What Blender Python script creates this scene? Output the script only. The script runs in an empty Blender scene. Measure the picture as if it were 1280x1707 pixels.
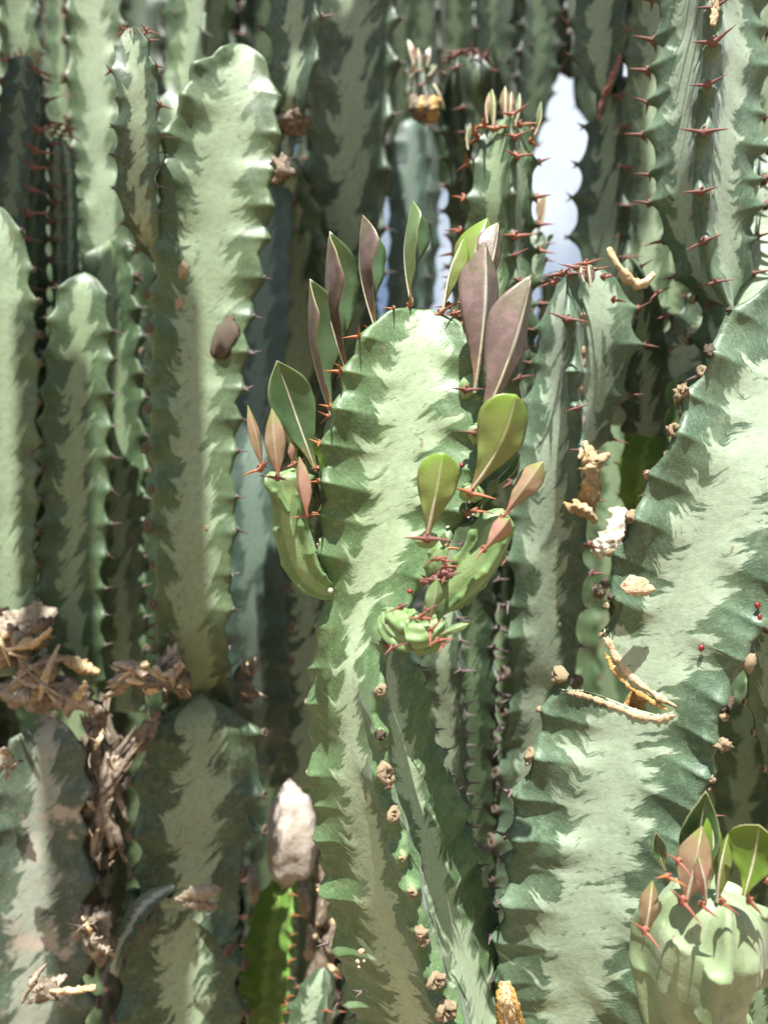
import bpy, math, random
import numpy as np
from mathutils import Vector, Matrix
R_ = math.radians
random.seed(7); np.random.seed(7)
SC = bpy.context.scene
COL = SC.collection

# ---------------------------------------------------------------- camera, sky, sun, exposure
F = 1313.0                       # focal length in pixels of the 1280 x 1707 photograph
PITCH = 8.0
CAM = Vector((0, 0, 1.15))
cam_d = bpy.data.cameras.new('camera'); cam = bpy.data.objects.new('camera', cam_d); COL.objects.link(cam)
cam.location = CAM; cam.rotation_euler = (R_(90 + PITCH), 0, 0)
cam_d.sensor_fit = 'VERTICAL'; cam_d.sensor_height = 36.0; cam_d.lens = 36.0 * F / 1707
cam_d.clip_start = 0.01; cam_d.clip_end = 3000
cam_d.dof.use_dof = True; cam_d.dof.focus_distance = 0.352; cam_d.dof.aperture_fstop = 7.0
SC.camera = cam
ex = np.array([1, 0, 0.]); ef = np.array([0, math.cos(R_(PITCH)), math.sin(R_(PITCH))]); eu = np.array([0, -math.sin(R_(PITCH)), math.cos(R_(PITCH))])
cam_np = np.array(CAM)

sun_dir = Vector((-0.05, -0.57, 1.0)).normalized()          # towards the sun
elev = math.asin(sun_dir.z); azim = math.atan2(sun_dir.x, sun_dir.y)
w = bpy.data.worlds.new('World'); SC.world = w; w.use_nodes = True
nt = w.node_tree; nt.nodes.clear()
sky = nt.nodes.new('ShaderNodeTexSky'); sky.sky_type = 'NISHITA'; sky.sun_disc = False
sky.sun_elevation = elev; sky.sun_rotation = azim; sky.dust_density = 1.6
bg = nt.nodes.new('ShaderNodeBackground'); bg.inputs['Strength'].default_value = 0.05
wo = nt.nodes.new('ShaderNodeOutputWorld')
OFFZ = 3.1
tc = nt.nodes.new('ShaderNodeTexCoord'); cl = nt.nodes.new('ShaderNodeTexNoise'); cl.inputs['Scale'].default_value = 2.3; cl.inputs['Detail'].default_value = 6
mr = nt.nodes.new('ShaderNodeMapRange'); mr.inputs[1].default_value = 0.50; mr.inputs[2].default_value = 0.62; mr.inputs[3].default_value = 0.06; mr.inputs[4].default_value = 0.9
mxs = nt.nodes.new('ShaderNodeMix'); mxs.data_type = 'RGBA'; mxs.inputs[7].default_value = (8.0, 8.8, 9.6, 1)
mpg = nt.nodes.new('ShaderNodeMapping'); mpg.inputs['Location'].default_value = (0.0, 0.0, OFFZ); nt.links.new(tc.outputs['Generated'], mpg.inputs[0]); nt.links.new(mpg.outputs[0], cl.inputs['Vector']); nt.links.new(cl.outputs['Fac'], mr.inputs[0]); nt.links.new(mr.outputs[0], mxs.inputs[0]); nt.links.new(sky.outputs[0], mxs.inputs[6])
nt.links.new(mxs.outputs[2], bg.inputs[0]); nt.links.new(bg.outputs[0], wo.inputs[0])
sl = bpy.data.lights.new('sun', 'SUN'); sl.energy = 5.0; sl.angle = R_(0.5); sl.color = (1.0, 0.98, 0.95)
so = bpy.data.objects.new('sun', sl); COL.objects.link(so); so.location = (1, -2, 5)
so.rotation_euler = sun_dir.to_track_quat('Z', 'Y').to_euler()
vs = SC.view_settings; vs.view_transform = 'Standard'; vs.look = 'None'; vs.exposure = 1.40; vs.gamma = 1.0
try: vs.use_curve_mapping = False
except Exception: pass
SC.render.engine = 'CYCLES'; SC.cycles.max_bounces = 8; SC.cycles.transparent_max_bounces = 6; SC.cycles.caustics_reflective = False; SC.cycles.caustics_refractive = False

def P(x, y, d):
    """a point seen at photograph pixel (x, y), d metres deep"""
    return cam_np + d * (ef + ex * ((x - 640) / F) + eu * ((853.5 - y) / F))

# ---------------------------------------------------------------- materials
def new_mat(name):
    m = bpy.data.materials.new(name); m.use_nodes = True
    n = m.node_tree; n.nodes.clear(); return m, n
class N:
    def __init__(s, tree): s.t = tree
    def node(s, kind, **kw):
        n = s.t.nodes.new(kind)
        for k, v in kw.items(): setattr(n, k, v)
        return n
    def link(s, a, b): s.t.links.new(a, b)
    def setin(s, sock, v):
        if hasattr(v, 'is_output') or isinstance(v, bpy.types.NodeSocket): s.link(v, sock)
        else: sock.default_value = v
    def math(s, op, a, b=0.0, c=0.0, clamp=False):
        n = s.node('ShaderNodeMath', operation=op); n.use_clamp = clamp
        s.setin(n.inputs[0], a); s.setin(n.inputs[1], b); s.setin(n.inputs[2], c); return n.outputs[0]
    def mix(s, f, a, b):
        n = s.node('ShaderNodeMix', data_type='RGBA'); s.setin(n.inputs[0], f)
        for sock, v in ((n.inputs[6], a), (n.inputs[7], b)):
            if isinstance(v, tuple): sock.default_value = (*v, 1) if len(v) == 3 else v
            else: s.link(v, sock)
        return n.outputs[2]
    def noise(s, vec, scale, detail=3, rough=0.55):
        n = s.node('ShaderNodeTexNoise'); n.inputs['Scale'].default_value = scale
        n.inputs['Detail'].default_value = detail; n.inputs['Roughness'].default_value = rough
        if vec is not None: s.link(vec, n.inputs['Vector'])
        return n.outputs['Fac']
    def step(s, v, lo, hi, a=0.0, b=1.0):
        n = s.node('ShaderNodeMapRange', interpolation_type='SMOOTHSTEP')
        s.setin(n.inputs[0], v); n.inputs[1].default_value = lo; n.inputs[2].default_value = hi
        n.inputs[3].default_value = a; n.inputs[4].default_value = b; return n.outputs[0]
    def attr(s, name):
        return s.node('ShaderNodeAttribute', attribute_name=name).outputs['Fac']
    def xyz(s, x, y, z):
        n = s.node('ShaderNodeCombineXYZ'); s.setin(n.inputs[0], x); s.setin(n.inputs[1], y); s.setin(n.inputs[2], z); return n.outputs[0]

def stem_material(name, pale, green, green2, width=0.42, ragged=0.5, band=0.10, rough=0.43, crest=None, dirt=0.15, sheen=0.25, fine=1.0, weather=None, trans=0.0):
    m, t = new_mat(name); g = N(t)
    uu, tau, fid = g.attr('across'), g.attr('node_count'), g.attr('side_id')
    geo = g.node('ShaderNodeTexCoord').outputs['Object']
    sl_ = g.math('SUBTRACT', tau, g.math('MULTIPLY', uu, 1.15))
    warp = g.math('MULTIPLY', g.math('SUBTRACT', g.noise(geo, 70 * fine, 3, 0.5), 0.5), 0.55)
    sl_ = g.math('ADD', sl_, warp)
    na = g.noise(g.xyz(g.math('ADD', g.math('MULTIPLY', uu, 1.1), g.math('MULTIPLY', fid, 7.3)), g.math('MULTIPLY', sl_, 1.15), g.math('MULTIPLY', fid, 3.1)), 1.3, 3, 0.55)
    nb = g.noise(g.xyz(g.math('ADD', g.math('MULTIPLY', uu, 1.25), g.math('MULTIPLY', fid, 5.3)), g.math('MULTIPLY', sl_, 5.0), g.math('MULTIPLY', fid, 2.1)), 1.0, 4, 0.6)
    n1 = g.math('ADD', g.math('MULTIPLY', na, 0.45), g.math('MULTIPLY', nb, 0.55))
    n2 = g.noise(geo, 55 * fine, 3, 0.6)
    n3 = g.noise(geo, 330 * fine, 3, 0.6)
    n4 = g.noise(geo, 1400 * fine, 2, 0.6)
    bd = g.math('SUBTRACT', g.math('MULTIPLY', g.math('POWER', g.math('ABSOLUTE', g.math('COSINE', g.math('MULTIPLY', g.math('ADD', sl_, 0.45), math.pi))), 5.0), 3.2), 0.6)
    nl = g.noise(geo, 17 * fine, 2, 0.5)
    v = g.math('SUBTRACT', uu, g.math('ADD', width - 0.35, g.math('MULTIPLY', nl, 0.70)))
    v = g.math('SUBTRACT', v, g.math('MULTIPLY', g.math('SUBTRACT', n1, 0.5), ragged * 5.2))
    v = g.math('SUBTRACT', v, g.math('MULTIPLY', bd, band))
    v = g.math('SUBTRACT', v, g.math('MULTIPLY', g.math('SUBTRACT', n2, 0.5), 0.40))
    v = g.math('SUBTRACT', v, g.math('MULTIPLY', g.math('SUBTRACT', n3, 0.5), 0.14))
    mask = g.step(v, -0.05, 0.085)
    fl = g.noise(g.xyz(g.math('MULTIPLY', g.math('ADD', uu, fid), 2.2), g.math('MULTIPLY', sl_, 3.4), g.math('MULTIPLY', fid, 1.7)), 2.2, 4, 0.6)
    fleck = g.math('MULTIPLY', g.step(fl, 0.59, 0.67), g.step(uu, 0.05, 0.2))
    mask = g.math('MAXIMUM', mask, g.math('MULTIPLY', fleck, 0.7))
    gr = g.mix(g.step(n2, 0.35, 0.68), green, green2)
    # faint pale veins inside the green
    vein = g.step(g.math('ABSOLUTE', g.math('SUBTRACT', g.noise(g.xyz(g.math('MULTIPLY', uu, 1.0), g.math('MULTIPLY', sl_, 2.4), fid), 2.6, 4, 0.6), 0.5)), 0.0, 0.04, 0.22, 0.0)
    gr = g.mix(g.step(g.noise(geo, 130 * fine, 4, 0.65), 0.52, 0.64, 0, 0.35), gr, tuple(0.62 * a + 0.38 * b for a, b in zip(green2, pale)))
    gr = g.mix(vein, gr, tuple(0.5 * (a + b) for a, b in zip(pale, green2)))
    pl = g.mix(g.step(n3, 0.3, 0.75), pale, tuple(0.78 * a + 0.12 * b for a, b in zip(pale, green)))
    col = g.mix(mask, pl, gr)
    col = g.mix(g.step(g.noise(geo, 210 * fine, 2, 0.5), 0.70, 0.74, 0, 0.7), col, (0.17, 0.13, 0.08))
    col = g.mix(g.step(nl, 0.5, 0.72, 0, 0.25), col, tuple(0.5 * (a + b) for a, b in zip(pale, green)))
    col = g.mix(g.step(n4, 0.56, 0.70, 0, 0.22), col, tuple(min(1, a * 1.25) for a in pale))
    if dirt:
        col = g.mix(g.math('MULTIPLY', g.step(g.noise(geo, 90 * fine, 5, 0.7), 0.60, 0.74), dirt), col, (0.22, 0.17, 0.10))
    if weather:
        col = g.mix(g.step(g.noise(geo, 28, 4, 0.6), weather[0], weather[0] + 0.1), col, weather[1])
    if crest: col = g.mix(g.step(uu, 0.90, 0.985, 0, 0.8), col, crest)
    p = g.node('ShaderNodeBsdfPrincipled'); g.link(col, p.inputs['Base Color'])
    g.setin(p.inputs['Roughness'], g.math('ADD', rough - 0.08, g.math('MULTIPLY', n3, 0.22)))
    p.inputs['Specular IOR Level'].default_value = 0.4
    p.inputs['Sheen Weight'].default_value = sheen * 0.4; p.inputs['Sheen Roughness'].default_value = 0.4
    b = g.node('ShaderNodeBump'); b.inputs['Strength'].default_value = 0.32; b.inputs['Distance'].default_value = 0.0006
    hh = g.math('ADD', g.math('MULTIPLY', n3, 1.1), g.math('MULTIPLY', n4, 0.45))
    hh = g.math('ADD', hh, g.math('MULTIPLY', n1, 1.5))
    g.link(hh, b.inputs['Height']); g.link(b.outputs[0], p.inputs['Normal'])
    out = g.node('ShaderNodeOutputMaterial')
    p.inputs['Subsurface Weight'].default_value = 0.05 + trans
    p.inputs['Subsurface Radius'].default_value = (0.6, 1.0, 0.35); p.inputs['Subsurface Scale'].default_value = 0.004
    g.link(p.outputs[0], out.inputs[0]); return m

def plain_material(name, c1, c2, scale=120, rough=0.7, bump=0.5, bscale=400, c3=None, dist=0.001, trans=0.0, spec=0.3):
    m, t = new_mat(name); g = N(t)
    geo = g.node('ShaderNodeTexCoord').outputs['Object']
    a = g.noise(geo, scale, 5, 0.65); b_ = g.noise(geo, bscale, 4, 0.6)
    col = g.mix(g.step(a, 0.36, 0.64), c1, c2)
    if c3: col = g.mix(g.step(b_, 0.56, 0.7), col, c3)
    p = g.node('ShaderNodeBsdfPrincipled'); g.link(col, p.inputs['Base Color']); p.inputs['Roughness'].default_value = rough
    p.inputs['Specular IOR Level'].default_value = spec
    b = g.node('ShaderNodeBump'); b.inputs['Strength'].default_value = bump; b.inputs['Distance'].default_value = dist
    g.link(g.math('ADD', a, g.math('MULTIPLY', b_, 0.6)), b.inputs['Height']); g.link(b.outputs[0], p.inputs['Normal'])
    out = g.node('ShaderNodeOutputMaterial'); sh = p.outputs[0]
    if trans:
        tr = g.node('ShaderNodeBsdfTranslucent'); g.link(col, tr.inputs[0])
        mx = g.node('ShaderNodeMixShader'); mx.inputs[0].default_value = trans
        g.link(sh, mx.inputs[1]); g.link(tr.outputs[0], mx.inputs[2]); sh = mx.outputs[0]
    g.link(sh, out.inputs[0]); return m

def leaf_material(name, base, mid, tipc, vein, rough=0.36, trans=0.3, patch=0.6, patch_col=None, veinw=0.05):
    """colours along the blade (uv.y) with a pale midrib (uv.x = 0.5)"""
    m, t = new_mat(name); g = N(t)
    uv = g.node('ShaderNodeUVMap', uv_map='blade').outputs[0]
    sp = g.node('ShaderNodeSeparateXYZ'); g.link(uv, sp.inputs[0]); x, y = sp.outputs[0], sp.outputs[1]
    geo = g.node('ShaderNodeTexCoord').outputs['Object']
    n = g.noise(geo, 150, 4, 0.6); n2 = g.noise(geo, 900, 3, 0.6)
    yy = g.math('ADD', y, g.math('MULTIPLY', g.math('SUBTRACT', n, 0.5), 0.5))
    col = g.mix(g.step(yy, 0.05, 0.32), base, mid)
    col = g.mix(g.step(yy, 0.62, 1.0), col, tipc)
    if patch_col: col = g.mix(g.math('MULTIPLY', g.step(g.noise(geo, 230, 3, 0.55), 0.46, 0.62), patch), col, patch_col)
    ax = g.math('ABSOLUTE', g.math('SUBTRACT', x, 0.5))
    # side veins, faint
    sv = g.math('SINE', g.math('MULTIPLY', g.math('SUBTRACT', y, g.math('MULTIPLY', ax, 0.5)), 105.0))
    col = g.mix(g.step(sv, 0.6, 1.0, 0, 0.02), col, vein)
    vw = g.math('MULTIPLY', g.math('SUBTRACT', 1.08, y), veinw)
    lo = g.math('SUBTRACT', ax, vw)
    col = g.mix(g.step(lo, -0.012, 0.012, 0.85, 0), col, vein)
    col = g.mix(g.step(n2, 0.62, 0.8, 0, 0.25), col, vein)
    p = g.node('ShaderNodeBsdfPrincipled'); g.link(col, p.inputs['Base Color'])
    g.setin(p.inputs['Roughness'], g.math('ADD', rough, g.math('MULTIPLY', n2, 0.12)))
    p.inputs['Coat Weight'].default_value = 0.3; p.inputs['Coat Roughness'].default_value = 0.28
    b = g.node('ShaderNodeBump'); b.inputs['Strength'].default_value = 0.35; b.inputs['Distance'].default_value = 0.0006
    g.link(g.math('ADD', g.math('ADD', n, g.math('MULTIPLY', n2, 0.3)), g.math('MULTIPLY', sv, 0.02)), b.inputs['Height']); g.link(b.outputs[0], p.inputs['Normal'])
    tr = g.node('ShaderNodeBsdfTranslucent'); g.link(g.mix(0.45, col, (0.30, 0.42, 0.05)), tr.inputs[0])
    mx = g.node('ShaderNodeMixShader'); mx.inputs[0].default_value = trans
    g.link(p.outputs[0], mx.inputs[1]); g.link(tr.outputs[0], mx.inputs[2])
    out = g.node('ShaderNodeOutputMaterial'); g.link(mx.outputs[0], out.inputs[0]); return m

M = {}
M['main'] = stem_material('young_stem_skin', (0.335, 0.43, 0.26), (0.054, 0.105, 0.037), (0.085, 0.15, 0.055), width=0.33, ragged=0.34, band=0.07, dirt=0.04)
M['big'] = stem_material('old_stem_skin', (0.345, 0.43, 0.305), (0.052, 0.094, 0.052), (0.085, 0.138, 0.076), width=0.38, ragged=0.44, band=0.07, dirt=0.10)
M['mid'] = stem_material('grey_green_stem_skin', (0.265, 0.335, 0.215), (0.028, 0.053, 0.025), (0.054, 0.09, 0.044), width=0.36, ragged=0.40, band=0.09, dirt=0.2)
M['lobe'] = stem_material('soft_green_stem_skin', (0.205, 0.28, 0.155), (0.032, 0.064, 0.025), (0.058, 0.098, 0.04), width=0.32, ragged=0.30, band=0.08, dirt=0.12, fine=0.8)
M['pale'] = stem_material('pale_stem_skin', (0.255, 0.33, 0.2), (0.052, 0.088, 0.038), (0.088, 0.135, 0.058), width=0.45, ragged=0.35, band=0.08, dirt=0.06, fine=0.8)
M['blue'] = stem_material('bluish_stem_skin', (0.125, 0.18, 0.135), (0.03, 0.056, 0.038), (0.048, 0.085, 0.06), width=0.30, ragged=0.25, band=0.06, dirt=0.08)
M['dark'] = stem_material('shaded_stem_skin', (0.085, 0.125, 0.062), (0.011, 0.024, 0.009), (0.021, 0.042, 0.015), width=0.22, ragged=0.42, band=0.06, dirt=0.2)  # shade deep in the thicket is put into this darker skin colour
M['bright'] = stem_material('yellow_green_stem_skin', (0.21, 0.33, 0.07), (0.085, 0.17, 0.026), (0.12, 0.225, 0.04), width=0.15, ragged=0.2, band=0.05, dirt=0.2)
M['shoot'] = stem_material('tender_shoot_skin', (0.22, 0.31, 0.13), (0.1, 0.175, 0.06), (0.155, 0.235, 0.085), width=0.42, ragged=0.25, band=0.03, dirt=0.0, rough=0.42, fine=1.5, trans=0.15)
M['misty'] = stem_material('pale_fleshy_stem_skin', (0.26, 0.32, 0.185), (0.165, 0.225, 0.11), (0.205, 0.27, 0.14), width=0.40, ragged=0.30, band=0.02, dirt=0.0, fine=0.9, trans=0.1)
M['worn'] = stem_material('weathered_stem_skin', (0.29, 0.32, 0.25), (0.04, 0.066, 0.04), (0.07, 0.1, 0.065), width=0.30, ragged=0.3, band=0.05, dirt=0.4, fine=0.8, weather=(0.54, (0.36, 0.31, 0.25)))
M['spine_red'] = plain_material('fresh_red_spine', (0.22, 0.055, 0.04), (0.32, 0.13, 0.07), 500, 0.35, 0.3, 900, spec=0.5)
M['spine_orange'] = plain_material('orange_spine', (0.44, 0.19, 0.06), (0.30, 0.09, 0.045), 400, 0.35, 0.3, 900, spec=0.5)
M['spine_brown'] = plain_material('brown_spine', (0.15, 0.055, 0.045), (0.25, 0.12, 0.09), 400, 0.5, 0.4, 1200)
M['spine_grey'] = plain_material('grey_spine', (0.10, 0.075, 0.075), (0.22, 0.17, 0.155), 400, 0.55, 0.4, 1200)
M['cork'] = plain_material('dry_cork', (0.62, 0.49, 0.31), (0.46, 0.33, 0.19), 420, 0.8, 0.9, 1500, (0.72, 0.62, 0.45))
M['cork_dark'] = plain_material('old_cork', (0.26, 0.21, 0.15), (0.12, 0.088, 0.062), 300, 0.85, 0.9, 1200, (0.34, 0.28, 0.22))
M['husk'] = plain_material('dry_husk', (0.36, 0.30, 0.22), (0.22, 0.17, 0.12), 90, 0.8, 0.9, 330, (0.46, 0.40, 0.32), 0.002)
M['straw'] = plain_material('bleached_tissue', (0.60, 0.47, 0.28), (0.42, 0.27, 0.12), 60, 0.65, 0.7, 300, (0.72, 0.64, 0.46), 0.0015, 0.15)
M['white'] = plain_material('bleached_white_tissue', (0.74, 0.70, 0.58), (0.60, 0.52, 0.36), 80, 0.7, 0.7, 400, None, 0.0015)
M['amber'] = plain_material('amber_callus', (0.33, 0.19, 0.055), (0.45, 0.30, 0.11), 160, 0.45, 0.7, 500, (0.66, 0.54, 0.34), 0.001)
M['stone'] = plain_material('pale_lump', (0.46, 0.42, 0.36), (0.38, 0.32, 0.26), 22, 0.85, 0.9, 120, (0.55, 0.52, 0.47), 0.003)
M['sky_gap'] = plain_material('sky_gap_fill', (0.50, 0.54, 0.62), (0.58, 0.61, 0.68), 20, 0.8, 0.4, 120, None, 0.002)  # bright sky behind the stems, given as the colour of a solid
M['soil'] = plain_material('dry_soil', (0.16, 0.11, 0.07), (0.26, 0.19, 0.12), 9, 0.95, 1.0, 70, (0.34, 0.27, 0.18), 0.01)
M['litter'] = plain_material('dry_litter', (0.30, 0.21, 0.13), (0.17, 0.11, 0.07), 20, 0.85, 0.6, 200, (0.42, 0.33, 0.22), 0.002)
M['bug'] = plain_material('dark_red_resin', (0.16, 0.012, 0.01), (0.22, 0.02, 0.015), 600, 0.3, 0.2, 900, spec=0.5)
M['lp_out'] = leaf_material('mauve_leaf_back', (0.30, 0.20, 0.10), (0.17, 0.115, 0.095), (0.155, 0.145, 0.07), (0.46, 0.48, 0.36), 0.33, 0.18, 0.6, (0.26, 0.165, 0.155), 0.075)
M['lg_in'] = leaf_material('dark_leaf_face', (0.26, 0.19, 0.07), (0.075, 0.14, 0.055), (0.10, 0.17, 0.05), (0.26, 0.33, 0.19), 0.28, 0.25, 0.4, (0.10, 0.17, 0.075), 0.03)
M['ly_out'] = leaf_material('yellow_green_leaf_back', (0.32, 0.19, 0.10), (0.21, 0.265, 0.065), (0.20, 0.33, 0.035), (0.46, 0.48, 0.24), 0.34, 0.3, 0.45, (0.23, 0.235, 0.08), 0.05)
M['ly_in'] = leaf_material('bright_leaf_face', (0.22, 0.30, 0.05), (0.15, 0.26, 0.035), (0.20, 0.34, 0.03), (0.34, 0.42, 0.14), 0.33, 0.35, 0.3, (0.17, 0.27, 0.05), 0.03)
M['lm_out'] = leaf_material('olive_mauve_leaf_back', (0.42, 0.15, 0.11), (0.33, 0.23, 0.13), (0.26, 0.27, 0.08), (0.46, 0.42, 0.26), 0.38, 0.28, 0.5, (0.37, 0.23, 0.16), 0.045)
M['lr_out'] = leaf_material('pink_leaf_back', (0.48, 0.16, 0.10), (0.43, 0.24, 0.17), (0.27, 0.30, 0.10), (0.55, 0.42, 0.32), 0.38, 0.3, 0.5, (0.40, 0.20, 0.16), 0.04)
M['lgg_out'] = leaf_material('green_leaf_back', (0.30, 0.22, 0.10), (0.19, 0.27, 0.11), (0.17, 0.28, 0.08), (0.40, 0.46, 0.26), 0.36, 0.3, 0.3, (0.21, 0.28, 0.13), 0.06)
M['l_edge'] = plain_material('leaf_margin', (0.27, 0.33, 0.13), (0.34, 0.27, 0.15), 300, 0.45, 0.2, 900)
M['midrib'] = plain_material('pale_midrib', (0.52, 0.50, 0.36), (0.46, 0.42, 0.28), 300, 0.4, 0.2, 900)

# ---------------------------------------------------------------- object helpers
def link(o, parent=None):
    COL.objects.link(o)
    if parent is not None: o.parent = parent
    return o
def root(name, loc, label, cat, group=None):
    o = bpy.data.objects.new(name, None); COL.objects.link(o); o.location = Vector(loc); o.empty_display_size = 0.01
    o['label'] = label; o['category'] = cat
    if group: o['group'] = group
    return o
def mesh_np(name, verts, faces, mats, uv=None, smooth=True, attrs=None):
    me = bpy.data.meshes.new(name); me.from_pydata([tuple(v) for v in verts], [], [tuple(f) for f in faces])
    for m in mats: me.materials.append(m)
    if smooth: me.polygons.foreach_set('use_smooth', [True] * len(me.polygons))
    if attrs:
        for k, a in attrs.items():
            at = me.attributes.new(k, 'FLOAT', 'POINT'); at.data.foreach_set('value', np.asarray(a, dtype=np.float32))
    if uv is not None:
        l = me.uv_layers.new(name='blade'); idx = np.empty(len(me.loops), dtype=np.int32); me.loops.foreach_get('vertex_index', idx)
        l.data.foreach_set('uv', np.asarray(uv, dtype=np.float32)[idx].ravel())
    me.update(); return me
def hsh(a, b=0.0):
    return (np.sin(a * 12.9898 + b * 78.233) * 43758.5453) % 1.0
def smooth_noise(x, seed=0.0):
    x = np.asarray(x, dtype=float); i = np.floor(x); f = x - i; f = f * f * (3 - 2 * f)
    return (hsh(i, seed) * (1 - f) + hsh(i + 1, seed) * f) * 2 - 1
def catmull(pts, m):
    p = np.asarray(pts, dtype=float); n = len(p)
    q = np.vstack([2 * p[0] - p[1], p, 2 * p[-1] - p[-2]])
    t = np.linspace(0, n - 1, m); i = np.minimum(t.astype(int), n - 2); f = (t - i)[:, None]
    a, b, c, d = q[i], q[i + 1], q[i + 2], q[i + 3]
    return 0.5 * ((2 * b) + (c - a) * f + (2 * a - 5 * b + 4 * c - d) * f ** 2 + (3 * b - a - 3 * c + d) * f ** 3)
def unit(v):
    return v / np.maximum(np.linalg.norm(v, axis=-1, keepdims=True), 1e-9)

# spines: unit-size meshes (x lateral, y outward, z up along the stem), shared by every copy
def cone_pts(p0, p1, r0, bend, seg=6, rings=5):
    p0, p1 = np.array(p0), np.array(p1); ax = p1 - p0; L = np.linalg.norm(ax); ax = ax / L
    s = np.cross(ax, [0.3, 0.2, 1.0]); s = s / np.linalg.norm(s); t = np.cross(ax, s); V = []
    for k in range(rings):
        f = k / (rings - 1); c = p0 + ax * L * f + np.array(bend) * math.sin(math.pi * f * 0.5) * f
        r = r0 * (1 - f) ** 0.85 + 0.004
        for j in range(seg):
            a = 2 * math.pi * j / seg; V.append(c + (s * math.cos(a) + t * math.sin(a)) * r)
    Fc = [(k * seg + j, k * seg + (j + 1) % seg, (k + 1) * seg + (j + 1) % seg, (k + 1) * seg + j) for k in range(rings - 1) for j in range(seg)]
    V.append(p0 + ax * L * 1.02 + np.array(bend)); b = (rings - 1) * seg
    Fc += [(b + j, b + (j + 1) % seg, len(V) - 1) for j in range(seg)]
    return V, Fc
def blob(rx, ry, rz, seed, lump=0.25, seg=10, rings=7, off=(0, 0, 0)):
    V = []; Fc = []
    for k in range(rings + 1):
        th = math.pi * k / rings
        for j in range(seg):
            ph = 2 * math.pi * j / seg
            l = 1 + lump * (math.sin(ph * 2 + seed * 3.1 + k) * 0.5 + math.sin(ph * 3 - seed * 1.7 + k * 1.9) * 0.5 + (float(hsh(seed + k * 3.3, j * 1.7)) - 0.5) * 0.8)
            V.append((off[0] + rx * l * math.sin(th) * math.cos(ph), off[1] + ry * l * math.sin(th) * math.sin(ph), off[2] + rz * l * math.cos(th)))
    Fc = [(k * seg + j, k * seg + (j + 1) % seg, (k + 1) * seg + (j + 1) % seg, (k + 1) * seg + j) for k in range(rings) for j in range(seg)]
    return V, Fc
def joined(parts):
    V = []; Fc = []
    for v, f in parts:
        b = len(V); V += list(v); Fc += [tuple(i + b for i in q) for q in f]
    return V, Fc
KIT = {}
def kit(kind, mat, knob):
    """shield pad meshes with two spine meshes each, three variants"""
    out = []
    for s in range(3):
        v, f = blob(0.24, 0.15, 0.25, s + 1.3, 0.22, 9, 6, (0, -0.02, 0.03))
        v2, f2 = blob(0.08, 0.08, 0.08, s + 4, 0.3, 7, 5, (0.03, 0.08, 0.24))
        pad = mesh_np('spine_shield_' + kind, *joined([(v, f), (v2, f2)]), [M[knob]])
        a = 0.95 + 0.25 * s
        sp = []
        for sd in (-1, 1):
            vv, ff = cone_pts((sd * 0.10, 0.0, 0.0), (sd * (1.0 + 0.12 * s), 0.72 - 0.12 * s, 0.10 - 0.22 * (s - 1) * sd), 0.125, (sd * 0.06, 0.0, -0.12))
            sp.append(mesh_np('spine_' + kind, vv, ff, [M[mat]]))
        out.append((pad, sp))
    return out
KIT['red'] = kit('red', 'spine_red', 'spine_red'); KIT['orange'] = kit('orange', 'spine_orange', 'spine_red')
KIT['brown'] = kit('brown', 'spine_brown', 'spine_brown'); KIT['grey'] = kit('grey', 'spine_grey', 'spine_grey')
SCAR = []
for s in range(4):
    # a corky ring with a sunken middle
    V = []; seg = 12
    prof = [(0.46, 0.0), (0.52, 0.16), (0.44, 0.33), (0.30, 0.30), (0.16, 0.22), (0.0, 0.26)]
    for r, h in prof:
        for j in range(seg):
            a = 2 * math.pi * j / seg; l = 1 + 0.22 * (float(hsh(s * 5 + j * 1.1, r)) - 0.5) + 0.12 * math.sin(2 * a + s)
            V.append((r * l * math.cos(a), h * (0.8 + 0.5 * float(hsh(j + s, h))), r * l * 1.1 * math.sin(a)))
    Fc = [(k * seg + (j + 1) % seg, k * seg + j, (k + 1) * seg + j, (k + 1) * seg + (j + 1) % seg) for k in range(len(prof) - 1) for j in range(seg)]
    SCAR.append(mesh_np('cork_scar', V, Fc, [M['cork']]))
SCARD = []
for me in SCAR:
    c = me.copy(); c.materials.clear(); c.materials.append(M['cork_dark']); SCARD.append(c)
FLAT = []
for s in range(3):
    v, f = blob(0.5, 0.09, 0.62, s * 2.2 + 0.4, 0.35, 12, 6); FLAT.append(mesh_np('cork_scar', v, f, [M['cork']]))

KNOT = []
for s in range(6):
    V = []; seg = 13
    for (r, h) in ((0.20, -0.15), (0.42, 0.05), (0.50, 0.28), (0.40, 0.46), (0.26, 0.44), (0.14, 0.40), (0.0, 0.46)):
        for j in range(seg):
            a = 2 * math.pi * j / seg; l = 1 + 0.30 * (float(hsh(s * 5 + j * 1.1, r * 3)) - 0.5) + 0.14 * math.sin(2 * a + s) + 0.1 * math.sin(3 * a + 2 * s)
            V.append((r * l * math.cos(a), h * (0.65 + 0.7 * float(hsh(j * 1.3 + s, 1 + h))), r * l * 1.12 * math.sin(a)))
    Fc = [(k * seg + (j + 1) % seg, k * seg + j, (k + 1) * seg + j, (k + 1) * seg + (j + 1) % seg) for k in range(6) for j in range(seg)]
    if s % 2:
        V, Fc = blob(0.42, 0.30, 0.40, s * 1.9, 0.55, 13, 9, (0, 0.12, 0)); v2, f2 = blob(0.2, 0.22, 0.18, s * 3.9, 0.7, 9, 7, (0.12, 0.3, 0.1)); V, Fc = joined([(V, Fc), (v2, f2)])
    KNOT.append(mesh_np('cork_knot', V, Fc, [M['cork' if s != 5 else 'cork_dark']]))

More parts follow.
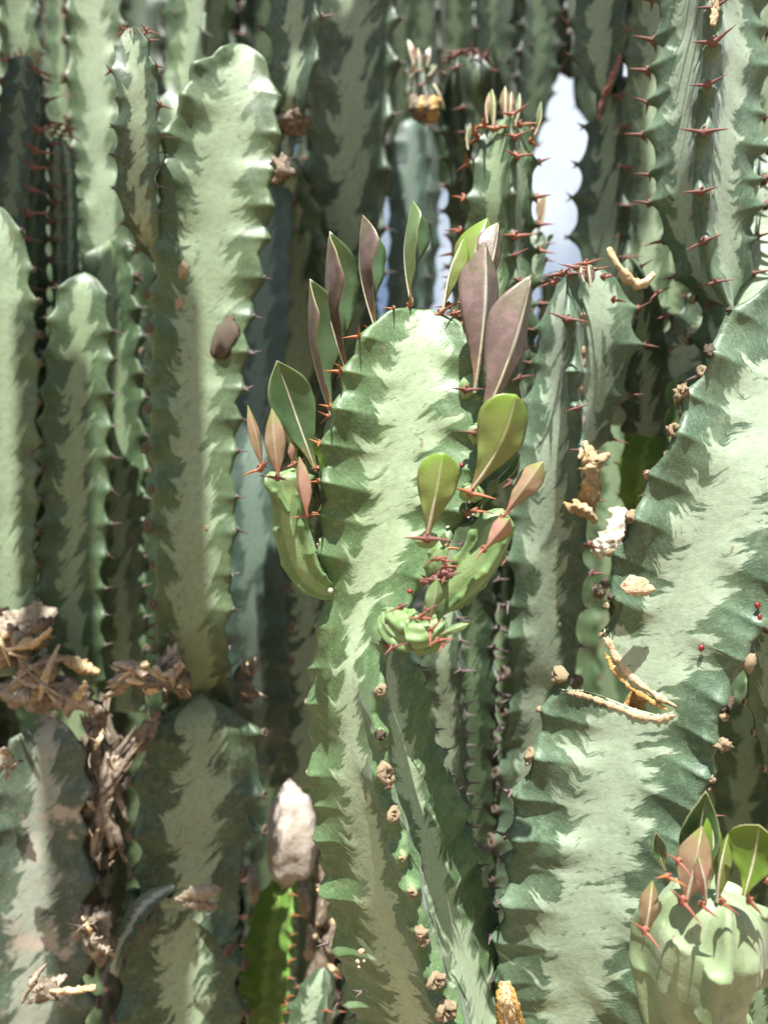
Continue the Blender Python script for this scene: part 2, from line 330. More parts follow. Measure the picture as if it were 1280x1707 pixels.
def basis(o, x, y, z, sc):
    m = Matrix.Identity(4)
    for i in range(3):
        m[i][0] = x[i] * sc; m[i][1] = y[i] * sc; m[i][2] = z[i] * sc; m[i][3] = o[i]
    return m

# ---------------------------------------------------------------- the ribbed stem
class Stem: pass
def build_stem(pts, n=3, pitch=62, amp=0.14, lobe=0.0, wid=0.07, valley=None, mods=(), step=5, mt=6, seed=0.0, wav=0.05, up=0.12, tau0=0.0, phase=None, pinch=0.10):
    """pts bottom to top: (x, y, radius px, roll of the first rib in degrees, depth m)"""
    S = Stem(); S.n = n
    c = catmull(pts, 400)
    W = np.array([P(a[0], a[1], a[4]) for a in c])
    d = np.linalg.norm(np.diff(W, axis=0), axis=1); cum = np.concatenate([[0], np.cumsum(d)])
    dm = float(np.mean(c[:, 4])); px = dm / F
    m = max(8, int(cum[-1] / (step * px)))
    s = np.linspace(0, cum[-1], m)
    g = lambda a: np.interp(s, cum, a)
    pos = np.stack([g(W[:, i]) for i in range(3)], 1)
    ypx = g(c[:, 1]); xpx = g(c[:, 0]); Rw = g(c[:, 2] * c[:, 4] / F); roll = g(c[:, 3]); dep = g(c[:, 4])
    Rw = np.maximum(Rw, 0.5 * px)
    T = unit(np.gradient(pos, axis=0))
    Vw = unit(pos - cam_np); Sd = unit(np.cross(Vw, T))
    Sd = np.where((Sd @ ex)[:, None] < 0, -Sd, Sd)
    Wd = np.cross(T, Sd); Wd = np.where((np.sum(Wd * Vw, 1))[:, None] < 0, -Wd, Wd); Wd = unit(Wd)
    tau = s / (pitch * px) + tau0
    al = math.pi / n
    if valley is None: valley = {3: 0.37, 4: 0.52, 5: 0.62}.get(n, 0.7)
    if pinch:
        tk = 3.0 + float(hsh(seed, 1)) * 5
        while tk < tau[-1] - 2:
            Rw = Rw * (1 - pinch * (0.5 + float(hsh(seed, tk))) * np.exp(-((tau - tau0 - tk) / 0.55) ** 2)); tk += 5 + 6 * float(hsh(seed + 3, tk))
    rv = Rw * valley
    V = []; UU = []; TT = []; FI = []
    S.tip = []; S.out = []; S.tau_r = []; S.half = {}
    for i in range(n):
        off = (i / n + 0.13 * i) if phase is None else phase[i]
        tr = tau + off + (0.18 if pinch else 0.10) * smooth_noise(tau * 0.9, seed + i)
        f = tr - np.floor(tr); fw = f + up * np.sin(2 * math.pi * f) / (2 * math.pi) * 2
        cusp = 1 - np.abs(np.sin(math.pi * fw)); lb = np.abs(np.cos(math.pi * fw)) ** 0.6
        tooth = (1 - lobe) * cusp ** 1.15 + lobe * lb
        tooth = tooth * (0.72 + 0.56 * hsh(np.floor(tr + 0.5), seed + i)) if pinch else tooth
        Rr = Rw * (1 - amp * 0.75 + amp * 1.5 * tooth) * (1 + 0.035 * smooth_noise(tau * 1.3, seed + 7 * i) + 0.015 * smooth_noise(tau * 4.1, seed + 9 * i))
        for md in mods:
            if md[0] is None or md[0] == i:
                p_ = md[4] if len(md) > 4 else 2
                Rr = Rr * (1 - (1 - md[3]) * np.exp(-np.abs((ypx - md[1]) / md[2]) ** p_))
        wt = Rw * wid * (0.75 + 0.95 * cusp ** 1.5)
        rvi = np.minimum(rv, Rr * 0.8)
        lat = Rw * wav * np.sin(2 * math.pi * tr * 0.5 + i) + Rw * 0.4 * wav * smooth_noise(tau * 2.2, seed + i * 3)
        ang = np.radians(roll) - i * 2 * math.pi / n * -1
        O = Sd * np.cos(ang)[:, None] + Wd * np.sin(ang)[:, None]
        L = -Sd * np.sin(ang)[:, None] + Wd * np.cos(ang)[:, None]
        S.tip.append(pos + O * (Rr)[:, None] + L * lat[:, None]); S.out.append(O); S.tau_r.append(tr)
        for sd in (-1, 1):
            rows = []; us = []
            rows.append((Rr, 0 * Rr, 1.0)); rows.append((Rr - 0.3 * wt, 0.72 * wt, 0.985)); rows.append((Rr - wt, wt, 0.96))
            Rs = Rw * (1 - amp * 0.3); wts = Rw * wid * 1.0; ax, ay = Rs - wts, wts; dx, dy = rvi * math.cos(al), rvi * math.sin(al)
            dist = np.hypot(ax - dx, ay - dy)
            bx, by = ax - dist * 0.36, ay + dist * 0.05
            cx, cy = dx + dist * 0.36 * math.sin(al), dy - dist * 0.36 * math.cos(al)
            for k in range(1, mt + 1):
                t = k / mt
                x = (1 - t) ** 3 * ax + 3 * (1 - t) ** 2 * t * bx + 3 * (1 - t) * t * t * cx + t ** 3 * dx
                y = (1 - t) ** 3 * ay + 3 * (1 - t) ** 2 * t * by + 3 * (1 - t) * t * t * cy + t ** 3 * dy
                bul = Rw * 0.022 * math.sin(math.pi * t) * smooth_noise(tau * 1.7 - t * 1.6, seed + 11 * i + sd)
                fold = Rw * 0.012 * math.sin(math.pi * min(1, t * 1.25)) * (cusp - 0.35) * (1 + smooth_noise(tau + .5, seed + 5 * i)); x = x + (Rr - Rs - wt + wts) * (1 - t) ** 7 + Rw * amp * 0.16 * np.cos(2 * math.pi * fw) * ((1 - t) ** 2 - (1 - t) ** 7); y = y + (wt - wts) * (1 - t) ** 6
                rows.append((x, y + bul + fold, 0.96 * (1 - t)))
            half = []
            for (x, y, u) in rows:
                fall = max(0.0, (u - 0.0)) ** 1.5
                q = pos + O * x[:, None] + L * (sd * y + lat * fall)[:, None]
                half.append((q, u))
            S.half[(i, sd)] = half
    # ring order: for every rib, minus side from valley to tip, then plus side to just before the valley
    cols = []
    for i in range(n):
        hm, hp = S.half[(i, -1)], S.half[(i, 1)]; prev = S.half[((i - 1) % n, 1)]
        for k in range(len(hm) - 1, 0, -1):
            q, u = hm[k]
            if k == len(hm) - 1: q = 0.5 * (q + prev[k][0])
            cols.append((q, u, i, -1))
        for k in range(0, len(hp) - 1): cols.append((hp[k][0], hp[k][1], i, 1))
    C_ = len(cols)
    Vv = np.stack([c_[0] for c_ in cols], 1)       # m x C x 3
    UU = np.tile([c_[1] for c_ in cols], (m, 1)); 
    TT = np.stack([tau * (1 - min(1, c_[1] * 2.5)) + S.tau_r[c_[2]] * min(1, c_[1] * 2.5) for c_ in cols], 1)
    FI = np.tile([((c_[2] * 2 + (c_[3] > 0) + 1) // 2) % n + 0.37 * (seed % 9) for c_ in cols], (m, 1))
    S.verts = Vv.reshape(-1, 3)
    idx = np.arange(m * C_).reshape(m, C_); a = idx[:-1, :]; b = idx[1:, :]
    q = np.stack([a, np.roll(a, -1, 1), np.roll(b, -1, 1), b], -1).reshape(-1, 4)
    faces = q.tolist()
    S.verts = np.vstack([S.verts, pos[0] - T[0] * Rw[0] * 0.2, pos[-1] + T[-1] * Rw[-1] * 0.35])
    nb, ntp = m * C_, m * C_ + 1
    faces += [(int(idx[0, (j + 1) % C_]), int(idx[0, j]), nb) for j in range(C_)]
    faces += [(int(idx[-1, j]), int(idx[-1, (j + 1) % C_]), ntp) for j in range(C_)]
    S.faces = faces
    S.attrs = {'across': np.concatenate([UU.ravel(), [0.2, 0.3]]), 'node_count': np.concatenate([TT.ravel(), [tau[0], tau[-1]]]), 'side_id': np.concatenate([FI.ravel(), [0, 0]])}
    S.pos, S.T, S.ypx, S.tau, S.Rw, S.px, S.m, S.dep, S.roll = pos, T, ypx, tau, Rw, px, m, dep, roll
    return S
def on_face(S, y, rib, side, u):
    """a point of the skin at photograph row y, rib, side and fraction across, with its normal and tangent"""
    k = int(np.argmin(np.abs(S.ypx - y))); k = min(max(k, 1), S.m - 2); h = S.half[(rib, side)]
    j = int(np.argmin([abs(a[1] - u) for a in h])); j = min(max(j, 1), len(h) - 2)
    p = h[j][0][k]; t = unit(h[j][0][k + 1] - h[j][0][k - 1]); l = unit(h[j + 1][0][k] - h[j - 1][0][k])
    nn = np.cross(l, t); 
    if nn @ (p - S.pos[k]) < 0: nn = -nn
    return p, unit(nn), t
def put(me, name, parent_root, mat, parent=None):
    o = bpy.data.objects.new(name, me); link(o, parent or parent_root); o.matrix_basis = mat; return o
def node_sites(S, i, rng):
    out = []
    tr = S.tau_r[i]
    for k in range(int(math.ceil(tr[2])), int(math.floor(tr[-2])) + 1):
        j = int(np.argmin(np.abs(tr - k)))
        if 1 < j < S.m - 2: out.append(j)
    return out
def add_spines(S, r, kinds, size=17, skip=0.12, parent=None, seed=0, joined_stuff=False, yrange=(-1e5, 1e5), ribs=None, spine_parts=True, both=None):
    """kinds: function(rib, y) -> kit name, 'scar', 'scard' or None"""
    rng = random.Random(seed * 31 + 5); loc = np.array(parent.location if parent is None else (0, 0, 0)) if False else None
    base = np.array(r.location); V = []; Fc = []
    for i in range(S.n):
        if ribs is not None and i not in ribs: continue
        for j in node_sites(S, i, rng):
            y = S.ypx[j]
            if not (yrange[0] < y < yrange[1]) or rng.random() < skip: continue
            kd = kinds(i, y) if callable(kinds) else kinds
            if kd is None: continue
            O, T = S.out[i][j], S.T[j]; L = np.cross(T, O)
            tilt = rng.uniform(-0.25, 0.25); roll = rng.uniform(-0.25, 0.25)
            O2 = unit(O + T * (0.12 + tilt * 0.6)); L2 = unit(L + T * roll); T2 = unit(np.cross(O2, L2)); L2 = np.cross(T2, O2)
            if T2 @ T < 0: T2 = -T2; L2 = np.cross(O2, T2)
            sc = size * S.px * rng.uniform(0.75, 1.2)
            p = S.tip[i][j] - base - O * sc * 0.02
            if kd in ('scar', 'scard'):
                me = rng.choice(SCAR if kd == 'scar' else SCARD)
                if joined_stuff:
                    pass
                mm = basis(p - O * sc * 0.15, L2, O2, T2, sc * rng.uniform(0.8, 1.2)); put(me, 'cork_scar', r, mm, parent); continue
            if kd in ('knot', 'speck'):
                k_ = (1.0 if kd == 'knot' else 0.4) * rng.uniform(0.5, 1.45); mb = basis(p - O * sc * 0.15, L2, O2, T2, sc * k_) @ Matrix.Rotation(rng.uniform(-0.7, 0.7), 4, 'Z') @ Matrix.Rotation(rng.uniform(-3, 3), 4, 'Y') @ Matrix.Diagonal((rng.uniform(0.7, 1.3), rng.uniform(0.7, 1.5), rng.uniform(0.7, 1.3), 1))
                put(rng.choice(KNOT), 'cork_knot', r, mb, parent)
                if kd == 'knot' and rng.random() < 0.3: put(rng.choice(KNOT), 'cork_knot', r, basis(p - O * sc * 0.1 - T * sc * 0.8, T2, O2, L2, sc * k_ * 0.6), parent)
                continue
            pad, sp = rng.choice(KIT[kd]); mm = basis(p, L2, O2, T2, sc)
            if joined_stuff:
                for me in [pad] + sp:
                    b = len(V)
                    for v in me.vertices: V.append(tuple(mm @ v.co))
                    for q in me.polygons: Fc.append(tuple(a + b for a in q.vertices))
                continue
            o = put(pad, 'spine_shield', r, mm, parent)
            if spine_parts and parent is None:
                for me in sp: put(me, 'spine', r, Matrix.Identity(4), o)
            else:
                pass
    if joined_stuff and V:
        o = bpy.data.objects.new('spines', mesh_np('spines', V, Fc, [M[joined_stuff]])); link(o, parent or r); o['kind'] = 'stuff'
def stem(label, pts, mat='mid', group=None, name='cactus_stem', cat='cactus', kinds=None, size=17, skip=0.1, joined_stuff=None, seed=0.0, **kw):
    S = build_stem(pts, seed=seed, **kw)
    S.mat = mat
    r = root(name, S.pos[0], label, cat, group); S.root = r
    me = mesh_np('stem_body', S.verts - S.pos[0], S.faces, [M[mat]], attrs=S.attrs)
    put(me, 'stem_body', r, Matrix.Identity(4))
    if kinds or joined_stuff: add_spines(S, r, kinds or 'brown', size=size, skip=skip, joined_stuff=joined_stuff, seed=int(seed * 10))
    return S
def shoot(S, pts, mat='shoot', label=None, **kw):
    """a side shoot: a part of its stem"""
    kw.setdefault('step', 2.5); kw.setdefault('pinch', 0)
    s2 = build_stem(pts, **kw); base = np.array(S.root.location)
    me = mesh_np('side_shoot', s2.verts - base, s2.faces, [M[mat]], attrs=s2.attrs)
    s2.obj = put(me, 'side_shoot', S.root, Matrix.Identity(4)); s2.root = S.root
    if label: s2.obj['label'] = label
    return s2

OBOV = ([0, .06, .14, .26, .40, .52, .62, .72, .82, .90, .96, 1.0], [.10, .11, .18, .38, .66, .88, .99, .99, .80, .48, .19, .01])
ROUND = ([0, .06, .14, .26, .40, .52, .64, .76, .86, .93, .98, 1.0], [.10, .12, .20, .38, .62, .84, .98, 1.0, .86, .62, .30, .04])
LANCE = ([0, .06, .14, .26, .40, .52, .62, .72, .82, .90, .96, 1.0], [.14, .18, .34, .66, .92, 1.0, .97, .84, .60, .34, .16, .015])
def leaf(S, base, tip, width, phi, fold=35, d=0.35, dt=None, kind='p', prof=OBOV, bow=0.06, parent=None, thick=0.42, side=0.0, name='leaf', midrib=True, label=None, wavy=0.045):
    """base and tip in photograph pixels at depths d and dt, phi the way its back faces"""
    dt = d if dt is None else dt
    B, Tt = P(base[0], base[1], d), P(tip[0], tip[1], dt); px = d / F
    A = Tt - B; Ln = np.linalg.norm(A); a = A / Ln
    vw = unit(B - cam_np); sd = unit(np.cross(vw, a)); sd = sd if sd @ ex > 0 else -sd; wd = np.cross(a, sd); wd = wd if wd @ vw > 0 else -wd; wd = unit(wd)
    ph = R_(phi); O = sd * math.cos(ph) + wd * math.sin(ph); L = -sd * math.sin(ph) + wd * math.cos(ph)
    nu, nv = 26, 12; rb = np.array(S.root.location); V = []; UV = []; mid = []
    fo = R_(fold); seed = base[0] * 0.37 + base[1] * 0.11
    for i in range(nu + 1):
        t = i / nu; wv = float(np.interp(t, *prof)) * width * px * 0.5
        c = B + A * t + O * (bow * Ln * math.sin(math.pi * t) - 0.03 * Ln * t * t) + L * side * Ln * math.sin(math.pi * t)
        foc = fo * (1.0 - 0.15 * t)
        tw = (float(hsh(seed, 4)) - 0.5) * 0.9 * t * t; Lc, Oc = L, O; c = c - O * 0.05 * Ln * max(0, t - .55) * 2
        L_, O_ = Lc * math.cos(tw) + Oc * math.sin(tw), Oc * math.cos(tw) - Lc * math.sin(tw)
        mid.append(c - rb)
        for j in range(nv + 1):
            v = -1 + 2 * j / nv; s_ = abs(v)
            lat = wv * s_ * math.cos(foc) * (1 if v > 0 else -1)
            dp = wv * (s_ * math.sin(foc) + 0.16 * s_ * s_ * math.cos(foc) - 0.05 * (1 - s_) )
            wb = wavy * width * px * (math.sin(t * 11 + v * 2 + seed) + 0.5 * math.sin(t * 23 - v * 3 + seed * 2)) * s_ ** 2 * math.sin(math.pi * t)
            V.append(c + L_ * lat - O_ * (dp + wb) - rb); UV.append((0.5 + 0.5 * v, t))
    faces = [(i * (nv + 1) + j, i * (nv + 1) + j + 1, (i + 1) * (nv + 1) + j + 1, (i + 1) * (nv + 1) + j) for i in range(nu) for j in range(nv)]
    # faces must look along O on the outer side
    v0, v1, v2 = V[faces[nv * 10][0]], V[faces[nv * 10][1]], V[faces[nv * 10][2]]
    if np.cross(v1 - v0, v2 - v1) @ O < 0: faces = [f[::-1] for f in faces]
    outer, inner = {'p': ('lp_out', 'lg_in'), 'y': ('ly_out', 'ly_in'), 'm': ('lm_out', 'lg_in'), 'r': ('lr_out', 'ly_in'), 'g': ('lgg_out', 'lg_in'), 'b': ('ly_in', 'ly_in'), 'gi': ('lg_in', 'lg_in')}[kind]
    me = mesh_np(name, V, faces, [M[outer], M[inner], M['l_edge']], uv=UV)
    o = put(me, name, S.root, Matrix.Identity(4), parent)
    md = o.modifiers.new('thickness', 'SOLIDIFY'); md.thickness = thick * px * 2.6; md.offset = -1; md.material_offset = 1; md.material_offset_rim = 2; md.use_rim = True
    if label: o['label'] = label
    if parent is None and midrib:
        VV = []; seg = 6; mid = np.array(mid)
        for i in range(nu):
            t = i / nu; r_ = px * (2.6 * (1 - t) ** 0.8 + 0.5)
            cc = mid[i] + O * px * 0.3
            for j in range(seg):
                an = 2 * math.pi * j / seg; VV.append(cc + (L * math.cos(an) + O * math.sin(an) * 0.55) * r_)
        ff = [(i * seg + j, i * seg + (j + 1) % seg, (i + 1) * seg + (j + 1) % seg, (i + 1) * seg + j) for i in range(nu - 1) for j in range(seg)]
        put(mesh_np('midrib', VV, ff, [M['midrib']]), 'midrib', S.root, Matrix.Identity(4), o)
    return o
def spine_at(S, x, y, d, phi, kind='red', size=20, parent=None, lean=0.0, turn=0.0, parts=True):
    """one shield with its two spines standing at a given place"""
    Tn = unit(eu + ex * lean); sd = unit(ex - Tn * (ex @ Tn)); wd = np.cross(Tn, sd); wd = wd if wd @ ef > 0 else -wd
    ph = R_(phi); O = sd * math.cos(ph) + wd * math.sin(ph); L = np.cross(Tn, O)
    L = unit(L + Tn * turn); Tn = unit(np.cross(O, L)); Tn = Tn if Tn @ eu > 0 else -Tn
    pad, sp = KIT[kind][int(x + y) % 3]; mm = basis(P(x, y, d) - np.array(S.root.location), L, O, Tn, size * d / F)
    if parent is None:
        o = put(pad, 'spine_shield', S.root, mm)
        for me in sp: put(me, 'spine', S.root, Matrix.Identity(4), o)
    else:
        put(pad, 'spine_shield', S.root, mm, parent)
        for me in sp: put(me, 'spine', S.root, mm, parent)
def face_scar(S, y, rib, side, u, size=16, mesh=None, roll=0.0, name='cork_scar', mat=None):
    p, nn, t = on_face(S, y, rib, side, u); l = np.cross(nn, t)
    c, s_ = math.cos(roll), math.sin(roll); l2 = l * c + t * s_; t2 = -l * s_ + t * c
    me = mesh or FLAT[int(y) % 3]
    if mat:
        me = me.copy(); me.materials.clear(); me.materials.append(M[mat])
    put(me, name, S.root, basis(p - np.array(S.root.location), l2, nn, t2, size * S.px))

from mathutils.bvhtree import BVHTree
def surf(S, x, y, default=0.35):
    if not hasattr(S, 'bvh'): S.bvh = BVHTree.FromPolygons([Vector(v) for v in S.verts], S.faces)
    dr = Vector(P(x, y, 1.0) - cam_np); h = S.bvh.ray_cast(CAM, dr.normalized())
    return default if h[0] is None else float((np.array(h[0]) - cam_np) @ ef)
def ribbon(label, pts, mat, cat, name, width, thick=3, d=None, curl=0.5, seed=0, top=True, parent_stem=None, cross=9):
    """a crumpled strip of dry tissue through (x, y, depth) points, with thickness"""
    c = catmull([(a[0], a[1], a[2], a[3] if len(a) > 3 else 1.0) for a in pts], 34)
    W = np.array([P(a[0], a[1], a[2]) for a in c]); T = unit(np.gradient(W, axis=0)); V = []
    L = unit(np.cross(T, np.broadcast_to(ef, T.shape))); Nn = unit(np.cross(L, T)); r0 = W[0] if parent_stem is None else np.array(parent_stem.root.location)
    for i in range(len(W)):
        px = c[i][2] / F; w_ = width * px * c[i][3] * 0.5 * (1 + 0.30 * float(smooth_noise(i * 0.45, seed)))
        for j in range(cross):
            v = -1 + 2 * j / (cross - 1)
            V.append(W[i] + L[i] * w_ * v * (1 + 0.22 * float(smooth_noise(i * 0.9 + 3, seed + (v > 0) * 5))) + Nn[i] * w_ * (curl * v * v + 0.34 * float(smooth_noise(i * 0.5 + v * 2.5, seed + 2)) + 0.2 * float(smooth_noise(i * 1.3 - v * 4, seed + 6))) - r0)
    f = [(i * cross + j, i * cross + j + 1, (i + 1) * cross + j + 1, (i + 1) * cross + j) for i in range(len(W) - 1) for j in range(cross - 1)]
    me = mesh_np(name, V, f, [M[mat]])
    if parent_stem is None:
        o = bpy.data.objects.new(name, me); link(o); o.location = Vector(r0); o['label'] = label; o['category'] = cat
    else:
        o = put(me, name, parent_stem.root, Matrix.Identity(4))
        if label: o['label'] = label
    md = o.modifiers.new('thickness', 'SOLIDIFY'); md.thickness = thick * c[0][2] / F; md.offset = 0
    return o
def lump(label, x, y, d, rx, ry, rz, mat, name, cat, seed=1.0, lumpy=0.3, turn=0.0, parent_stem=None, seg=22, rings=16, group=None):
    """an uneven solid lump; radii in photograph pixels at depth d"""
    px = d / F; V = []; c = P(x, y, d); r0 = c if parent_stem is None else np.array(parent_stem.root.location)
    ct, st = math.cos(R_(turn)), math.sin(R_(turn))
    import mathutils.noise as mn
    for k in range(rings + 1):
        th = math.pi * k / rings
        for j in range(seg):
            ph = 2 * math.pi * j / seg; q = Vector((math.sin(th) * math.cos(ph), math.sin(th) * math.sin(ph), math.cos(th)))
            l = 1 + lumpy * (mn.noise(q * 1.4 + Vector((seed, 0, 0))) * 1.4 + mn.noise(q * 3.7 + Vector((0, seed, 0))) * 0.8 + mn.noise(q * 8.5 + Vector((0, seed, 3))) * 0.35)
            a, b = q.x * rx * l, q.z * rz * l
            V.append(c + (ex * (a * ct - b * st) + eu * (a * st + b * ct) + ef * q.y * ry * l) * px - r0)
    f = [(k * seg + j, k * seg + (j + 1) % seg, (k + 1) * seg + (j + 1) % seg, (k + 1) * seg + j) for k in range(rings) for j in range(seg)]
    me = mesh_np(name, V, f, [M[mat]])
    if parent_stem is None:
        o = bpy.data.objects.new(name, me); link(o); o.location = Vector(r0); o['label'] = label; o['category'] = cat
        if group: o['group'] = group
    else:
        o = put(me, name, parent_stem.root, Matrix.Identity(4))
        if label: o['label'] = label
    return o

# ---------------------------------------------------------------- the setting: ground, litter
def ground():
    n = 90; xs = np.concatenate([-np.geomspace(600, 1.2, 24), np.linspace(-1.1, 1.1, n - 48), np.geomspace(1.2, 600, 24)])
    ys = np.concatenate([-np.geomspace(600, 0.5, 18), np.linspace(-0.4, 3.0, n - 40), np.geomspace(3.2, 600, 22)])
    V = [(x, y, 0.03 * float(smooth_noise(x * 5, 1) + smooth_noise(y * 4.3, 2)) + 0.012 * float(smooth_noise(x * 21 + y * 9, 3))) for y in ys for x in xs]
    m = len(xs); f = [(j * m + i, j * m + i + 1, (j + 1) * m + i + 1, (j + 1) * m + i) for j in range(len(ys) - 1) for i in range(m - 1)]
    o = bpy.data.objects.new('ground', mesh_np('ground', V, f, [M['soil']])); link(o); o['kind'] = 'structure'
ground()
def litter():
    rng = random.Random(3); V = []; Fc = []
    for k in range(2600):
        x, y = rng.uniform(-1.5, 1.5), rng.uniform(0.3, 3.2); a = rng.uniform(0, 6.28); l, w_ = rng.uniform(0.01, 0.045), rng.uniform(0.004, 0.014)
        z = 0.035 + rng.random() * 0.05; b = len(V); ca, sa = math.cos(a), math.sin(a)
        for (u, v, h) in ((-1, 0, 0), (-.3, .8, .25), (-.3, -.8, .1), (.4, .7, .3), (.4, -.7, .15), (1, 0, .35)):
            V.append((x + (u * l) * ca - v * w_ * sa, y + u * l * sa + v * w_ * ca, z + h * l + rng.uniform(-.004, .004)))
        Fc += [(b, b + 2, b + 1), (b + 1, b + 2, b + 4, b + 3), (b + 3, b + 4, b + 5)]
    o = bpy.data.objects.new('leaf_litter', mesh_np('leaf_litter', V, Fc, [M['litter']])); link(o); o['kind'] = 'stuff'
litter()

# ---------------------------------------------------------------- rows of stems deep in the thicket
def hole(x, y):
    return (865 < x < 1000 and 120 < y < 430) or (615 < x < 745 and 310 < y < 520) or (180 < x < 240 and 960 < y < 1075)
rng = random.Random(11)
def back_row(depth, x0, x1, gap, R, mat_choice, label, group, y_bot, seed, tall=-1100):
    x = x0; k = 0
    while x < x1:
        sgn = rng.uniform(-22, 22); Rk = R * rng.uniform(0.8, 1.15); dk = depth * rng.uniform(0.94, 1.08)
        inhole = [yy for yy in range(130, 520, 20) if any(hole(x + dx, yy) for dx in (-Rk, 0, Rk))]
        segs = [(y_bot, tall)]
        if inhole:
            segs = [(y_bot, max(inhole) + rng.uniform(20, 60))]
            if x < 760: segs.append((None, None))
        for (yb, yt) in segs:
            if yb is None: continue
            roll = rng.uniform(-180, 180); nn = 5; pts = []
            for i in range(nn + 1):
                f = i / nn; y = yb + (yt - yb) * f
                r_ = Rk * (1.0 if i < nn else (0.35 if yt > -300 else 0.6)) * rng.uniform(0.92, 1.06)
                pts.append((x + sgn * (f - 0.5) * 2 + rng.uniform(-8, 8), y, r_, roll + f * rng.uniform(-40, 40), dk))
            stem(label, pts, mat=rng.choice(mat_choice), group=group, joined_stuff='spine_brown', size=11, skip=0.25, seed=seed + k * 1.7,
                 n=rng.choice((3, 3, 4)), pitch=rng.uniform(44, 58), amp=0.14, lobe=rng.choice((0, 0.5)), step=9, mt=4)
            k += 1
        x += gap * rng.uniform(0.8, 1.15)
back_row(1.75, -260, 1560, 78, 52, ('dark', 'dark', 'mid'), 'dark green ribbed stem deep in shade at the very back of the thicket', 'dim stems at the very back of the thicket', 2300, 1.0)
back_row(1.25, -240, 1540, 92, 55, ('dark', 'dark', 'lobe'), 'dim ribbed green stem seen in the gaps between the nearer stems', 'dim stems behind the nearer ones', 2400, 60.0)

# ---------------------------------------------------------------- middle distance, left half
G_L = 'stems on the left of the thicket'
D6 = 0.60
S = stem('pale grey-green stem whose top is cut off by the upper left corner', [(18, 330, 40, 20, .66), (20, 200, 42, 10, .66), (22, 70, 42, 0, .66), (15, -120, 40, -10, .66)], 'pale', G_L, kinds='grey', size=13, seed=2, lobe=.4, pitch=52)
S = stem('dark stem with a spiny red-tipped crown at the upper left edge of the picture', [(30, 900, 50, 5, .62), (28, 600, 52, 5, .62), (30, 400, 52, 15, .60), (36, 260, 48, 25, .60), (40, 170, 42, 30, .60), (42, 115, 30, 30, .60), (42, 98, 12, 30, .60)], 'dark', G_L, kinds='brown', size=22, seed=3, n=4, pitch=34, amp=.13)
for a in range(5): leaf(S, (30 + a * 9, 112), (24 + a * 11, 84 - (a % 2) * 8), 9, -90 + a * 20, d=.60, kind='r', midrib=False)
S = stem('pale lit stem running down the left edge of the picture', [(5, 1120, 40, -28, .55), (10, 1010, 55, -30, .55), (8, 850, 60, -30, .55), (8, 700, 60, -28, .55), (6, 560, 60, -30, .55), (2, 440, 55, -30, .55), (-8, 370, 34, -30, .55), (-14, 345, 10, -30, .55)], 'pale', G_L, kinds='scard', size=13, seed=4, pitch=56, lobe=.3)
S = stem('slim stem tipped with a bright red spiny tuft near the upper left corner', [(110, 560, 18, 0, .63), (108, 440, 22, 0, .63), (106, 330, 24, 10, .63), (102, 260, 21, 10, .63), (100, 232, 12, 10, .63)], 'mid', G_L, kinds='grey', size=12, seed=5, n=4, pitch=38)
for a in range(7): spine_at(S, 88 + a * 5, 226 - (a % 3) * 7, .63, -150 + a * 22, 'red', 17)
S = stem('pale stem rising behind the spiny short one, upper left', [(190, 640, 48, -35, .70), (182, 500, 52, -30, .70), (172, 380, 52, -28, .70), (166, 240, 52, -34, .70), (160, 100, 52, -30, .70), (158, -60, 50, -30, .70), (160, -420, 46, -30, .70)], 'pale', G_L, kinds='scard', size=14, seed=6, pitch=54, lobe=.25, amp=.16)
S = stem('pale stem behind the crown of the big lit stem, top of the picture', [(300, 500, 44, -20, .74), (300, 380, 48, -26, .74), (305, 240, 52, -30, .74), (330, 120, 52, -85, .74), (345, 0, 52, -88, .74), (352, -160, 50, -88, .74), (358, -500, 46, -80, .74)], 'pale', G_L, kinds='grey', size=13, seed=7, pitch=60, lobe=.8, amp=.17)
S = stem('fish-scale lobed green stem left of the big lit stem', [(215, 1180, 40, -55, .63), (215, 1060, 52, -60, .63), (212, 900, 56, -62, .63), (210, 760, 58, -60, .63), (205, 620, 60, -62, .63), (195, 500, 60, -60, .63), (188, 430, 42, -60, .63), (184, 405, 14, -60, .63)], 'lobe', G_L, kinds=lambda r, y: 'grey' if (y // 50) % 3 else 'scard', size=11, seed=8, pitch=50, lobe=.75, amp=.22)
S5 = stem('mid green stem with a dark shadowed flank, second from the left edge', [(150, 1140, 30, -40, .57), (135, 1080, 50, -40, .57), (122, 980, 60, -38, .57), (128, 860, 64, -36, .57), (128, 720, 64, -34, .57), (135, 600, 58, -38, .57), (140, 520, 52, -40, .57), (142, 475, 34, -40, .57), (142, 458, 10, -40, .57)], 'lobe', G_L, kinds='grey', size=12, seed=9, pitch=54, lobe=.2, amp=.16)
L1 = stem('large sunlit stem with a rounded pale crown, left of the leafy stem', [(336, 1240, 56, -30, .58), (330, 1150, 60, -30, .56), (320, 1050, 66, -30, .51), (322, 920, 74, -29, .50), (322, 780, 78, -30, .50), (326, 650, 82, -30, .50), (338, 520, 92, -31, .50), (350, 420, 100, -32, .50), (362, 320, 102, -32, .50), (376, 230, 96, -32, .50), (390, 160, 80, -32, .50), (402, 110, 48, -32, .50), (406, 88, 28, -32, .50), (408, 77, 8, -32, .50)],
    'pale', G_L, kinds=lambda r, y: None if y < 420 else ('grey' if r == 0 else 'scard'), size=17, seed=10, pitch=60, lobe=.6, amp=.10, pinch=.04, step=4, mt=8)
for (y, rb, sd, u, sz) in ((466, 2, 1, .45, 20), (520, 2, 1, .45, 17), (880, 0, -1, .3, 8)): face_scar(L1, y, rb, sd, u, sz)
face_scar(L1, 565, 0, -1, .6, 46, roll=0.35, mat='cork_dark')
